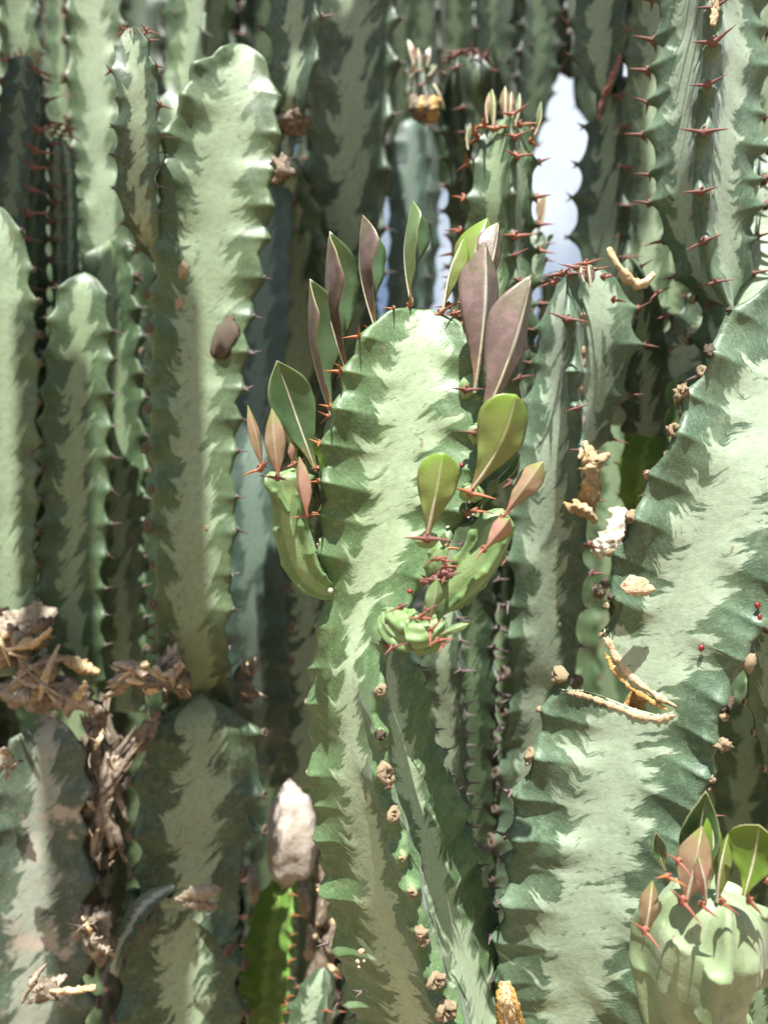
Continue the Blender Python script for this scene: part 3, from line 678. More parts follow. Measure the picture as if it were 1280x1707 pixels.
L2 = stem('short dull green stem with red spines leaning out of the big lit stem', [(272, 432, 12, -60, .50), (262, 415, 24, -60, .49), (246, 370, 36, -60, .475), (236, 310, 42, -58, .47), (238, 240, 46, -55, .465), (236, 160, 46, -50, .46), (228, 100, 38, -50, .46), (222, 66, 26, -50, .46), (218, 50, 9, -50, .46)],
    'mid', G_L, kinds=lambda r, y: 'brown' if y < 200 else 'grey', size=15, seed=11, pitch=44, lobe=.1, amp=.15, step=4)
for a in range(5): spine_at(L2, 206 + a * 10, 52 + (a % 2) * 6, .46, -160 + a * 30, 'red', 17)
lump(None, 276, 424, .488, 18, 14, 12, 'cork', 'cork_collar', None, 3.3, .5, parent_stem=L2)

# centre-left shaded stems
G_C = 'shaded stems behind the leafy stem'
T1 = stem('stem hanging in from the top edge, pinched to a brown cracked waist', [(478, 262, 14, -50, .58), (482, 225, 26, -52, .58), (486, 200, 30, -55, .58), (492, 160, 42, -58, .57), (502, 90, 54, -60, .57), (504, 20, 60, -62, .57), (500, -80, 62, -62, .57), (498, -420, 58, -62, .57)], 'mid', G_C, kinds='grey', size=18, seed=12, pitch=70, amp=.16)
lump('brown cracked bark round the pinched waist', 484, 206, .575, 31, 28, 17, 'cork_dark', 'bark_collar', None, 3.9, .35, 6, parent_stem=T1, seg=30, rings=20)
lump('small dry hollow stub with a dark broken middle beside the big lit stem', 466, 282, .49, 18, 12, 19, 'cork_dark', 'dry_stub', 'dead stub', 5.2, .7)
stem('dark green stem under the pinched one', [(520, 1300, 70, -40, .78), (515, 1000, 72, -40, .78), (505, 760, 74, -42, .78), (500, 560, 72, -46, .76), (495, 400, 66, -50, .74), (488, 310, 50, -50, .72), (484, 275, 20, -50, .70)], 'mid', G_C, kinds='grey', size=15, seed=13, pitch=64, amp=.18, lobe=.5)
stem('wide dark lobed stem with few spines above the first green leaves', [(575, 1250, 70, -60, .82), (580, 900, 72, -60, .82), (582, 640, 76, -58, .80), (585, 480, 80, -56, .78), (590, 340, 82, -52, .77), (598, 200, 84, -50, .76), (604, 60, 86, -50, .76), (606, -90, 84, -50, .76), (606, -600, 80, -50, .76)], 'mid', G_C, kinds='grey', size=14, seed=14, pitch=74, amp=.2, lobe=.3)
stem('smooth bluish shaded stem right of the big lit one', [(434, 1275, 24, -30, .70), (432, 1235, 50, -30, .70), (430, 1160, 62, -30, .68), (422, 1000, 62, -32, .66), (424, 820, 58, -34, .66), (432, 640, 56, -36, .68), (440, 480, 50, -36, .70), (446, 340, 44, -30, .72), (450, 240, 20, -30, .72)], 'blue', G_C, kinds='scard', size=12, seed=15, pitch=66, amp=.15, lobe=.5)
stem('blurred pale blue-green stem ending in a smooth round tip behind the upright leaves', [(672, 1100, 44, -60, .95), (674, 800, 44, -60, .95), (680, 560, 45, -60, .95), (688, 440, 46, -60, .95), (692, 330, 46, -62, .95), (694, 250, 42, -62, .95), (690, 216, 30, -60, .95), (689, 200, 10, -60, .95)], 'blue', G_C, joined_stuff='spine_grey', size=9, seed=16, pitch=48, amp=.07, lobe=.6, n=4)
stem('blurred bluish stem low in the gap left of the leafy stem', [(464, 1300, 16, -50, .9), (468, 1270, 38, -50, .88), (480, 1150, 44, -50, .86), (490, 1030, 40, -50, .86), (496, 960, 26, -50, .86), (498, 935, 8, -50, .86)], 'blue', G_C, kinds='scard', size=12, seed=17, pitch=40, amp=.1, lobe=.6)
Sd1 = stem('dark stem crowned with dry red spines at the top, right of the centre', [(800, 620, 48, 10, .70), (798, 420, 52, 10, .70), (790, 280, 52, 0, .68), (782, 190, 50, -10, .67), (778, 140, 46, -20, .66), (776, 108, 34, -20, .66), (774, 96, 14, -20, .66)], 'dark', G_C, kinds='brown', size=16, seed=18, pitch=44, n=4, amp=.16)
for a in range(8): spine_at(Sd1, 748 + a * 9, 100 - (a % 3) * 6, .655, -160 + a * 22, 'brown', 22)
Sd2 = stem('narrow withered shoot with pink dry tips above the blurred round-tipped stem', [(708, 205, 10, 10, .66), (706, 185, 20, 10, .66), (700, 160, 24, 10, .66), (696, 130, 20, 0, .66), (694, 104, 16, 0, .66), (692, 88, 5, 0, .66)], 'worn', G_C, kinds='brown', size=13, seed=19, pitch=26, n=4)
for k, (a, b, c_) in enumerate(((690, 110, 'r'), (700, 118, 'm'), (712, 112, 'p'), (684, 130, 'm'))): leaf(Sd2, (a, b), (a - 12 + k * 9, b - 46 + k * 5), 17, -110 + k * 30, d=.655, kind=c_, prof=LANCE)
leaf(Sd2, (722, 140), (742, 182), 20, -60, d=.65, kind='g'); leaf(Sd2, (714, 128), (728, 108), 14, -60, d=.65, kind='g')
for k in range(4): ribbon('dry brown curled husk below the withered shoot' if k == 0 else ('torn brown husk at the right of the withered shoot', 'small split husk under the pink tips', 'dangling husk over the round-tipped stem')[k - 1], [(690 + k * 11, 160, .64), (694 + k * 9, 180, .63), (690 + k * 13, 200, .64)], 'amber' if k % 2 else 'cork_dark', 'dry husk', 'dry_husk', 20, 3, seed=k + 3, curl=.9)
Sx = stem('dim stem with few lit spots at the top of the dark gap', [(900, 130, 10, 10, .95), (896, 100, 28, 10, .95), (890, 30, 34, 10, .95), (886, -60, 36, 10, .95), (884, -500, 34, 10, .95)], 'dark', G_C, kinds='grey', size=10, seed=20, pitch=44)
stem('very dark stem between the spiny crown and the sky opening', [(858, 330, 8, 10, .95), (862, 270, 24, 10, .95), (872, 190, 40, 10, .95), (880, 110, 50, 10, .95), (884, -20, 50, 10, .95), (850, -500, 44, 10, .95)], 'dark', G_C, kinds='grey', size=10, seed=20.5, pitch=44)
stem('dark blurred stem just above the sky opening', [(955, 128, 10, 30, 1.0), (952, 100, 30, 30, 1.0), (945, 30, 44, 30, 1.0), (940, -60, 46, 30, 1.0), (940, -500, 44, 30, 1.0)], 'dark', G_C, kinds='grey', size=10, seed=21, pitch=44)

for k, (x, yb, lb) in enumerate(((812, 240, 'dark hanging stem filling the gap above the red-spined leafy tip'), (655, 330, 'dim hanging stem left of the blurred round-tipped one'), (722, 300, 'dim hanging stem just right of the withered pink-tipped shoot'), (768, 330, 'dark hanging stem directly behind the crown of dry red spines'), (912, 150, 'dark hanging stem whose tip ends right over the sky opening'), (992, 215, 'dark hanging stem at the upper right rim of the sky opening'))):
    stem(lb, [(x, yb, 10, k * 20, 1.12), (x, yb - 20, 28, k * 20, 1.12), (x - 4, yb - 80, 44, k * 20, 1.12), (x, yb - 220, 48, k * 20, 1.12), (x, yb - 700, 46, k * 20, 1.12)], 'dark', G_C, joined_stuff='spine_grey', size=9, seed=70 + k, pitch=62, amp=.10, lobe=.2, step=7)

# centre: F6, the leafy-topped stem behind
F6 = stem('stem with a leafy tip and rows of red spines, behind the tall mauve leaves', [(850, 1000, 60, -60, .56), (846, 800, 62, -62, .53), (838, 640, 68, -66, .51), (832, 520, 72, -66, .50), (830, 430, 68, -68, .50), (836, 340, 60, -72, .49), (842, 270, 54, -76, .49), (845, 225, 44, -80, .49), (846, 205, 28, -80, .49), (846, 198, 10, -80, .49)],
    'lobe', None, kinds=lambda r, y: 'red' if y < 420 else 'brown', size=24, skip=.05, seed=22, n=4, pitch=46, amp=.16, step=4, phase=[0, .4, .2, .7])
for (b, t, w_, ph, k) in (((822, 212), (822, 145), 20, -60, 'y'), ((842, 205), (842, 140), 22, -90, 'm'), ((860, 208), (868, 152), 14, -60, 'g'), ((888, 232), (906, 168), 14, -20, 'g'), ((780, 250), (780, 204), 16, -170, 'g'), ((812, 206), (812, 152), 12, -150, 'r'), ((850, 200), (852, 150), 13, -90, 'r')):
    leaf(F6, b, t, w_, ph, d=.485, kind=k, prof=LANCE)
for (x, y, ph, sz) in ((806, 208, -150, 26), (826, 214, -110, 26), (848, 214, -80, 24), (866, 208, -50, 26), (884, 236, -20, 22), (790, 222, -170, 22)): spine_at(F6, x, y, .482, ph, 'orange', sz)
Fb = stem('small leaning shoot with olive leaves at the foot of the sky opening', [(885, 470, 24, -40, .56), (890, 430, 26, -40, .56), (895, 400, 20, -40, .56), (897, 388, 8, -40, .56)], 'mid', None, kinds='brown', size=14, seed=23, pitch=30)
leaf(Fb, (893, 392), (914, 325), 30, -40, d=.555, kind='m'); leaf(Fb, (905, 408), (924, 393), 16, -20, d=.555, kind='y'); leaf(Fb, (880, 400), (866, 378), 12, -120, d=.555, kind='r')

# right of centre
F7 = stem('broad mottled stem crowned with red spines, right of the mauve leaves', [(862, 1560, 52, -20, .54), (872, 1400, 58, -22, .53), (886, 1250, 62, -24, .52), (902, 1100, 66, -28, .50), (914, 960, 70, -34, .485), (926, 860, 76, -48, .475), (942, 760, 84, -70, .465), (958, 650, 94, -92, .46), (966, 560, 96, -100, .455), (970, 500, 88, -104, .455), (974, 466, 66, -106, .455), (976, 450, 40, -106, .455), (977, 443, 12, -106, .455)],
    'big', None, kinds=lambda r, y: 'brown' if y < 960 else ('scard' if y > 1080 else 'grey'), size=21, skip=.08, seed=24, pitch=66, amp=.13, step=4, mt=8)
for (x, y, ph) in ((936, 456, -120), (960, 446, -100), (985, 452, -80), (1005, 462, -60), (1022, 500, -40), (976, 440, -90), (925, 470, -150)): spine_at(F7, x, y, .43, ph, 'red', 24)
leaf(F7, (984, 478), (980, 440), 22, -90, d=.425, kind='p', prof=LANCE); leaf(F7, (972, 470), (966, 444), 12, -120, d=.425, kind='r', prof=LANCE)
for (y, rb, sd, u, sz, rl) in ((545, 0, 1, .5, 24, 1.2), (585, 0, 1, .45, 20, 1.3), (605, 0, 1, .45, 13, 0), (650, 0, 1, .55, 20, 1.2), (700, 0, 1, .5, 12, 0), (675, 0, 1, .6, 9, 0), (830, 0, -1, .5, 8, 0), (1000, 0, -1, .4, 8, 1), (1120, 0, -1, .5, 9, 0), (1030, 0, -1, .5, 7, 0)): face_scar(F7, y, rb, sd, u, sz, roll=rl)
ribbon('bleached tan flap of dead tissue hanging from the broad mottled stem', [(972, 742, .425, .6), (984, 762, .42, 1.1), (990, 790, .42, 1.0), (986, 830, .425, .9), (982, 862, .43, .7)], 'straw', 'dead tissue', 'dead_tissue', 34, 1.4, curl=.6, seed=4)
ribbon(None, [(974, 736, .425, .4), (990, 766, .418, 1), (1016, 758, .425, .5)], 'straw', None, 'dead_tissue', 16, 3, curl=.5, seed=9, parent_stem=F7)
ribbon('curled two-pronged tan husk under the bleached flap', [(940, 838, .43, .6), (952, 842, .42, 1), (966, 846, .42, 1), (984, 856, .42, .9), (996, 872, .425, .6)], 'straw', 'dry husk', 'dry_husk', 18, 1.4, curl=1.3, seed=5)
ribbon('glaring white scrap of dead skin in the gap right of the broad mottled stem', [(1030, 845, .47, .7), (1030, 870, .465, 1), (1022, 895, .46, 1.2), (1006, 915, .46, 1.1), (990, 928, .465, .6)], 'white', 'dead skin', 'dead_skin', 30, 1.3, curl=.4, seed=6)
ribbon('small brown broken husk in the dark gap beside the arching old stem', [(986, 980, .47, .7), (1000, 985, .465, 1), (1012, 975, .47, .7)], 'cork_dark', 'dry husk', 'dry_husk', 22, 3, curl=.9, seed=7)
G_R = 'stems on the upper right of the thicket'
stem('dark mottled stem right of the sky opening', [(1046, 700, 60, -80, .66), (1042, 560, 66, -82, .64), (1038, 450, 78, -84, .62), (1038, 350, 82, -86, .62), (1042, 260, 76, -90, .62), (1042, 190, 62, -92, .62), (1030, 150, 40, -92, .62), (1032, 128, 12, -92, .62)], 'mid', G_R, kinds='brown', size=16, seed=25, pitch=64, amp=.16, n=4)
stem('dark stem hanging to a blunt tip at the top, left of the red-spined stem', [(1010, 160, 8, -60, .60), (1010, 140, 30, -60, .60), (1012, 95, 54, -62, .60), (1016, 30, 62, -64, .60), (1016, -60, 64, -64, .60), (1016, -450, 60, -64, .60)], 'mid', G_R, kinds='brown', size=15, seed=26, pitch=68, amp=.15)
ribbon('thin reddish dry strand under the hanging blunt tip', [(1034, 92, .57, 1), (1020, 130, .57, 1), (1004, 165, .575, .8), (996, 200, .58, .5)], 'spine_brown', 'dry strand', 'dry_strand', 8, 3, curl=.5, seed=2)
stem('pale dusty stem with oval scars behind the red-spined stem', [(1075, 520, 40, -20, .60), (1078, 380, 46, -22, .60), (1082, 240, 50, -26, .60), (1088, 120, 54, -30, .60), (1092, 20, 54, -30, .60), (1094, -90, 54, -30, .60), (1094, -450, 50, -30, .60)], 'pale', G_R, kinds='brown', size=13, seed=27, pitch=58, amp=.17)
F4 = stem('tall stem in the upper right with red spines down its front ridge', [(1215, 505, 20, -96, .46), (1206, 486, 50, -96, .455), (1190, 440, 74, -95, .45), (1176, 370, 88, -93, .445), (1172, 290, 98, -91, .44), (1176, 200, 104, -90, .44), (1182, 110, 106, -89, .44), (1186, 20, 106, -89, .44), (1190, -80, 104, -89, .44), (1192, -420, 90, -89, .44)],
    'big', G_R, kinds='brown', size=29, skip=0, seed=28, pitch=62, amp=.13, step=4, mt=8, wid=.085)
ribbon(None, [(1190, -30, .395, .8), (1192, 10, .394, 1), (1188, 42, .394, .8)], 'cork', None, 'cork_strip', 12, 3, parent_stem=F4, seed=3)
for (y, sd, u, sz) in ((330, 1, .55, 10), (395, 1, .5, 10), (350, -1, .4, 9), (220, -1, .4, 7), (120, -1, .5, 7)): face_scar(F4, y, 0, sd, u, sz)
stem('round-lobed stem peeking in at the right edge below the red-spined stem', [(1290, 330, 44, -60, .58), (1292, 230, 50, -60, .58), (1296, 120, 52, -60, .58), (1300, 20, 52, -60, .58), (1300, -120, 50, -60, .58)], 'pale', G_R, kinds='brown', size=20, seed=29, pitch=60, amp=.16)
F5 = stem('slanting old stem with cork scars along its ridge, right edge', [(1075, 1010, 26, -130, .50), (1095, 930, 44, -128, .49), (1130, 830, 60, -124, .48), (1175, 720, 78, -120, .47), (1225, 610, 92, -112, .46), (1262, 500, 92, -60, .46), (1282, 400, 86, -40, .47), (1296, 310, 74, -36, .47), (1310, 240, 40, -36, .47), (1314, 220, 12, -36, .47)],
    'big', G_R, kinds=lambda r, y: 'scar' if y > 470 else 'scard', size=20, skip=.0, seed=30, pitch=66, amp=.12, step=4)
for (x, y) in ((1176, 622), (1112, 838), (1100, 815)): spine_at(F5, x, y, .44, -130, 'grey', 30, turn=.4)
stem('small yellow-green stem lit in the gap between the broad and the slanting stems', [(1062, 870, 14, -50, .56), (1068, 840, 32, -50, .56), (1074, 790, 42, -50, .55), (1088, 720, 42, -52, .55), (1104, 670, 36, -55, .55), (1116, 630, 14, -55, .55)], 'bright', G_R, kinds='brown', size=12, seed=31, pitch=46, amp=.12, lobe=.5)
stem('pale green piece of stem under the yellow-green one', [(1040, 1060, 26, -60, .58), (1050, 980, 36, -60, .57), (1062, 900, 38, -60, .57), (1070, 860, 20, -60, .57)], 'lobe', G_R, kinds='scard', size=12, seed=32, pitch=46, amp=.12)
stem('mottled leaning stem glimpsed below the base of the red-spined stem', [(1060, 690, 40, -30, .58), (1100, 640, 54, -30, .57), (1150, 580, 62, -32, .57), (1190, 530, 60, -34, .57), (1230, 480, 50, -34, .57)], 'mid', G_R, kinds='brown', size=12, seed=33, pitch=50, amp=.16)
ribbon('twisted dry yellow stalk between the crown of red spines and the upper right stem', [(1015, 412, .43, .6), (1030, 440, .425, .7), (1048, 462, .425, 1), (1070, 472, .425, 1.1), (1090, 456, .43, .5)], 'straw', 'dry stalk', 'dry_stalk', 15, 3, curl=.9, seed=8)
stem('dull stem with white-tipped lobes right of the crown of red spines', [(1080, 720, 40, -50, .52), (1082, 640, 46, -50, .51), (1078, 560, 50, -52, .50), (1066, 500, 48, -54, .49), (1054, 460, 36, -56, .48), (1046, 436, 12, -56, .48)], 'mid', G_R, kinds='brown', size=16, seed=34, pitch=50, amp=.18, lobe=.2)
stem('blurred grey-green stem behind the big arching stem at the right edge', [(1240, 1760, 66, -62, .60), (1246, 1560, 66, -62, .60), (1250, 1400, 64, -62, .60), (1256, 1260, 62, -60, .60), (1260, 1160, 50, -60, .60), (1262, 1118, 20, -60, .60)], 'lobe', G_R, kinds='scard', size=13, seed=35, pitch=54, amp=.15, lobe=.4)
stem('pale out-of-focus stem touching the right edge below the cork scars', [(1296, 1290, 20, -30, .40), (1294, 1200, 44, -30, .40), (1292, 1110, 56, -30, .40), (1300, 1020, 60, -30, .40), (1330, 930, 50, -30, .40)], 'pale', G_R, kinds='scar', size=12, seed=36, pitch=60, amp=.12)

# low centre: slender dark stems between the leafy stem and the broad one
G_M = 'slender shaded stems low in the centre'
stem('slender shaded stem with black spines between the leafy stem and the broad mottled one', [(790, 1760, 46, -40, .56), (792, 1600, 48, -40, .56), (792, 1450, 50, -42, .56), (790, 1300, 52, -44, .55), (786, 1150, 54, -46, .54), (790, 1030, 52, -48, .54), (800, 940, 46, -50, .53), (810, 880, 26, -50, .53)], 'dark', G_M, kinds='grey', size=19, skip=.05, seed=37, pitch=42, amp=.16, lobe=.5, n=4, step=4)
stem('dim slim stem standing right beside the black-spined one', [(850, 1780, 34, -70, .62), (846, 1600, 36, -70, .62), (838, 1450, 36, -70, .61), (832, 1330, 28, -70, .60), (830, 1290, 8, -70, .60)], 'dark', G_M, kinds='grey', size=13, seed=38, pitch=46, amp=.1)
stem('mid green stem glimpsed through the shoots right of the leafy stem', [(752, 1500, 40, -60, .50), (756, 1350, 44, -60, .50), (752, 1200, 44, -62, .49), (748, 1100, 42, -64, .48), (750, 1030, 30, -64, .48), (752, 1000, 8, -64, .48)], 'mid', G_M, kinds='grey', size=15, seed=39, pitch=46, amp=.16, lobe=.4)

# lower left
G_B = 'old stems at the lower left'
stem('weathered grey-pink stem in the lower left corner', [(40, 1860, 110, -32, .52), (46, 1700, 112, -32, .52), (52, 1560, 108, -32, .52), (62, 1440, 100, -32, .52), (72, 1330, 88, -34, .52), (80, 1250, 72, -36, .52), (84, 1215, 46, -36, .52), (84, 1200, 16, -36, .52)], 'worn', G_B, kinds='scard', size=18, seed=40, pitch=70, amp=.18, lobe=.4, step=4)
stem('thin dead tan ridge right of the weathered corner stem', [(150, 1620, 20, -70, .56), (156, 1520, 28, -70, .56), (164, 1420, 32, -70, .56), (176, 1320, 34, -70, .56), (172, 1230, 30, -70, .56), (160, 1180, 14, -70, .56)], 'husk', G_B, kinds='scard', size=13, seed=41, pitch=44, amp=.2, lobe=.8)
B2 = stem('wide dark old stem with one tongue of sunlight, lower left', [(300, 1880, 116, -34, .54), (304, 1720, 116, -34, .54), (306, 1600, 112, -34, .54), (312, 1515, 104, -34, .54), (318, 1495, 98, -34, .54), (322, 1420, 106, -32, .54), (330, 1320, 112, -30, .54), (336, 1240, 108, -30, .54), (336, 1190, 84, -30, .54), (336, 1165, 30, -30, .54)], 'mid', G_B, kinds='scard', size=18, seed=42, pitch=74, amp=.14, lobe=.2, step=4)
ribbon(None, [(292, 1500, .49, .3), (320, 1494, .485, 1), (350, 1488, .485, 1), (368, 1484, .49, .4)], 'husk', None, 'dry_flap', 20, 3, parent_stem=B2, seed=11)
ribbon(None, [(302, 1506, .49, .3), (330, 1512, .485, 1), (362, 1510, .49, .5)], 'husk', None, 'dry_flap', 18, 3, parent_stem=B2, seed=12)
stem('grey forked stub jutting from the waist of the wide dark old stem', [(190, 1620, 14, -60, .50), (200, 1585, 22, -60, .50), (222, 1545, 24, -60, .50), (246, 1510, 22, -60, .50), (290, 1478, 8, -60, .50)], 'worn', G_B, kinds='scard', size=11, seed=43, pitch=36)
BG = stem('vivid green young stem low in the picture with a sunlit toothed edge', [(440, 1860, 54, -60, .60), (446, 1720, 56, -60, .60), (456, 1620, 56, -62, .60), (466, 1540, 52, -64, .60), (474, 1490, 38, -64, .60), (478, 1465, 12, -64, .60)], 'bright', None, kinds='orange', size=8, seed=44, pitch=26, amp=.09, step=4)
stem('small grey-green stem with red tips at the bottom left of the leafy stem', [(520, 1800, 52, -70, .52), (526, 1720, 52, -70, .52), (534, 1660, 42, -72, .52), (538, 1630, 24, -72, .52), (540, 1616, 8, -72, .52)], 'mid', None, kinds='red', size=13, seed=45, pitch=36, amp=.14)
stem('tiny red-tipped stem at the bottom beside the vivid green one', [(398, 1780, 26, -70, .55), (402, 1720, 26, -70, .55), (404, 1680, 16, -70, .55), (404, 1668, 6, -70, .55)], 'mid', None, kinds='red', size=12, seed=46, pitch=30)
SB = stem('little grey-green offset with pink spines standing on the dry stub', [(282, 1130, 8, -70, .50), (282, 1100, 18, -70, .50), (280, 1070, 24, -70, .50), (276, 1040, 22, -70, .50), (272, 1020, 12, -70, .50), (272, 1012, 5, -70, .50)], 'pale', None, kinds='brown', size=13, seed=47, pitch=22, amp=.15)

# dry lumps, the boulder, a stand-in for a sky gap
lump('chalk-white top of a tan boulder low in the gap left of the leafy stem', 484, 1392, .60, 42, 36, 84, 'stone', 'boulder', 'boulder', 1.2, .16, seg=36, rings=28)
lump('added bluish-white solid standing in for sky seen in the gap left of the big lit stem', 216, 1022, .72, 20, 18, 42, 'sky_gap', 'pale_lump', 'stone', 2.2, .22, -18)  # added solid in place of bright sky showing between the stems
def debris(label, x, y, d, w_, h_, n, seed, cols=('husk', 'cork_dark', 'straw', 'husk'), lean=0.0):
    rg = random.Random(seed); R0 = Stem(); R0.root = root('dead_stem_remains', P(x, y, d), label, 'dead wood')
    n = int(n * .62)
    for k in range(max(3, n // 2)):
        lump(None, x + rg.uniform(-.55, .55) * w_, y + rg.uniform(-.5, .5) * h_, d + rg.uniform(.0, .03), rg.uniform(.35, .6) * w_, w_ * .25, rg.uniform(.3, .5) * h_, rg.choice(('cork_dark', 'husk')), 'dead_lump', None, rg.random() * 9, .6, rg.uniform(-40, 40), parent_stem=R0, seg=20, rings=14)
    for k in range(n):
        a = rg.gauss(lean, .7); l = rg.choice((.3, .5, .9, 1.3)) * w_; cx, cy = x + rg.uniform(-.75, .75) * w_, y + rg.uniform(-.75, .75) * h_; dd = d + rg.uniform(-.03, .01)
        dx, dy = math.cos(a) * l * .5, math.sin(a) * l * .5; b = rg.uniform(-.25, .25)
        ribbon(None, [(cx - dx, cy - dy, dd, rg.uniform(.2, .8)), (cx + b * dy, cy - b * dx, dd - .006, 1), (cx + dx, cy + dy, dd + rg.uniform(-.01, .01), rg.uniform(.1, .7))], rg.choice(cols), None, 'dry_fragment', rg.choice((.06, .12, .2, .34)) * w_, 1.5, curl=rg.uniform(.2, 1.8), seed=rg.random() * 50, parent_stem=R0, cross=7)
debris('tan and brown crumbling dead stump at the left edge under the pale stem', 26, 1062, .50, 62, 58, 26, 1)
debris('broken beige slab of dead stem above the weathered corner stem', 84, 1140, .51, 76, 46, 24, 2, ('husk', 'husk', 'straw', 'cork'), .2)
debris('small pale frayed knob at the left edge beside the weathered stem', 8, 1268, .45, 28, 30, 9, 3)
debris('rough dry stub lying under the fish-scale lobed stem', 238, 1128, .47, 62, 24, 20, 4, ('husk', 'straw', 'cork_dark', 'cork'), .45)
debris('beige husks hanging at the foot of the big lit stem', 296, 1124, .485, 26, 50, 10, 5, ('husk', 'straw', 'cork'), 1.4)
debris('curled dry knot between the corner stem and the wide dark stem', 150, 1556, .47, 40, 50, 18, 6)
debris('cream dry lobes at the very bottom left', 96, 1652, .44, 60, 20, 8, 7, ('straw', 'husk'), -.45)
debris('pinkish beige crumbs in the shade under the big lit stem', 420, 1134, .55, 24, 44, 12, 8, ('husk', 'cork'), 1.2)
debris('row of torn beige skin flaps beside the dark gap at the lower left', 168, 1330, .52, 26, 150, 30, 9, ('husk', 'straw', 'cork', 'husk'), 1.4)
debris('beige frayed skin right of the dark gap, low on the left', 246, 1230, .50, 20, 60, 7, 10, ('husk', 'straw'), 1.2)
debris('scraps of torn brown skin low at the left of the leafy stem foot', 540, 1560, .60, 26, 120, 14, 11, ('husk', 'straw', 'cork'), 1.3)
for k, (x, y, dx, dy) in enumerate(((500, 1470, 10, 60), (530, 1520, -14, 70), (512, 1600, 20, -50), (548, 1480, 6, 50), (392, 1490, -10, 90), (416, 1440, 10, 70))):
    ribbon(('tan dry strip right behind the vivid green stem', 'tan dry strip hanging beside the leafy stem foot', 'crossing tan strip near the bottom', 'short tan strip below the white boulder', 'long tan strip left of the vivid green stem', 'upright tan strip between the boulder and the wide dark stem')[k],
           [(x, y, .68, .6), (x + dx * .5, y + dy * .5, .67, 1), (x + dx, y + dy, .68, .7)], 'husk', 'dry strip', 'dry_strip', 20, 3, curl=.8, seed=k + 20)

# ---------------------------------------------------------------- the big right stem with the bite
F2pts = [(938, 1860, 150, -33, .43), (946, 1760, 152, -32, .42), (958, 1640, 146, -31, .41), (974, 1540, 150, -30, .40), (998, 1420, 164, -29, .395), (1020, 1310, 160, -29, .39), (1044, 1220, 150, -29, .385), (1072, 1140, 146, -29, .38), (1102, 1070, 136, -29, .375), (1140, 985, 142, -28, .37), (1184, 895, 146, -27, .365), (1232, 800, 150, -26, .36), (1276, 705, 152, -26, .36), (1330, 590, 140, -26, .36), (1400, 470, 80, -26, .36), (1420, 430, 16, -26, .36)]
F2 = stem('big arching mottled stem at the right with a tan-edged bite in its left side', F2pts, 'big', None,
    kinds=lambda r, y: 'knot' if y < (1330 if r == 2 else 1260) else ('grey' if int(y) % 3 else 'brown'), size=22, skip=.03, seed=48, pitch=66, amp=.058, pinch=0, lobe=.35, step=3, mt=12,
    mods=[(2, 1072, 62, .70, 2)])
poly = [(900, 1135), (940, 1147), (965, 1150), (1000, 1161), (1055, 1180), (1095, 1190), (1120, 1188), (1122, 1178), (1098, 1168), (1062, 1152), (1036, 1130), (1020, 1104), (1010, 1076), (1000, 1056), (960, 1040), (900, 1080)]
cv = [P(x + 3 * math.sin(k * 5 + x), y + 3 * math.sin(k * 3 + x * .7), dd) for dd in (.30, .41) for k, (x, y) in enumerate(poly)]; npy = len(poly)
cf = [tuple(range(npy)), tuple(range(2 * npy - 1, npy - 1, -1))] + [(k, k + npy, (k + 1) % npy + npy, (k + 1) % npy) for k in range(npy)]
cme = mesh_np('cutter', cv, cf, [M['amber']], smooth=False); cut = bpy.data.objects.new('cutter', cme); link(cut)
body = [o for o in F2.root.children if o.name.startswith('stem_body')][0]
bpy.context.view_layer.update()
import bmesh
bm_ = bmesh.new(); bm_.from_mesh(cme); bmesh.ops.recalc_face_normals(bm_, faces=bm_.faces); bm_.to_mesh(cme); bm_.free()
bm_ = bmesh.new(); bm_.from_mesh(body.data); bmesh.ops.recalc_face_normals(bm_, faces=bm_.faces); bm_.to_mesh(body.data); bm_.free()
bo = body.modifiers.new('bite', 'BOOLEAN'); bo.object = cut; bo.operation = 'DIFFERENCE'; bo.solver = 'EXACT'; bo.material_mode = 'TRANSFER'
bpy.context.view_layer.update()
nm = bpy.data.meshes.new_from_object(body.evaluated_get(bpy.context.evaluated_depsgraph_get())); print('BITE', len(body.data.polygons), len(nm.polygons), [m.name for m in nm.materials])
if len(nm.polygons) > 1000:
    body.modifiers.clear(); body.data = nm
bpy.data.objects.remove(cut)
# the bite in the big right stem: rim of callus along the cut
def rim(label, pts, wd, seed, mt_='cork'):
    q = catmull([(x, y, 0) for x, y in pts], 60); V = []; sg = 7; r0 = np.array(F2.root.location)
    C3 = np.array([P(a[0], a[1], surf(F2, a[0], a[1], .362)) for a in q])
    for k in range(2): C3[1:-1] = (C3[:-2] + C3[1:-1] * 2 + C3[2:]) / 4
    T = unit(np.gradient(C3, axis=0)); A = unit(np.cross(T, np.broadcast_to(ef, T.shape))); B = np.cross(T, A)
    for i in range(60):
        e = min(1, i / 6, (59 - i) / 6) * .9 + .1; w_ = wd * .36 / F * .5 * e * (1 + .5 * float(smooth_noise(i * .5, seed)) + .3 * float(smooth_noise(i * 1.7, seed + 2)))
        for j in range(sg):
            a = 2 * math.pi * j / sg; V.append(C3[i] + (A[i] * math.cos(a) + B[i] * math.sin(a) * .35) * w_ * (1 + .35 * (float(hsh(i * 1.3, j + seed)) - .5)) - r0)
    f = [(i * sg + j, i * sg + (j + 1) % sg, (i + 1) * sg + (j + 1) % sg, (i + 1) * sg + j) for i in range(59) for j in range(sg)]
    o = put(mesh_np('callus_rim', V, f, [M[mt_]]), 'callus_rim', F2.root, Matrix.Identity(4)); o['label'] = label
rim('tan callus rim along the lower lip of the bite', [(944, 1154), (966, 1157), (1000, 1168), (1050, 1188), (1095, 1199), (1128, 1192)], 12, 1)
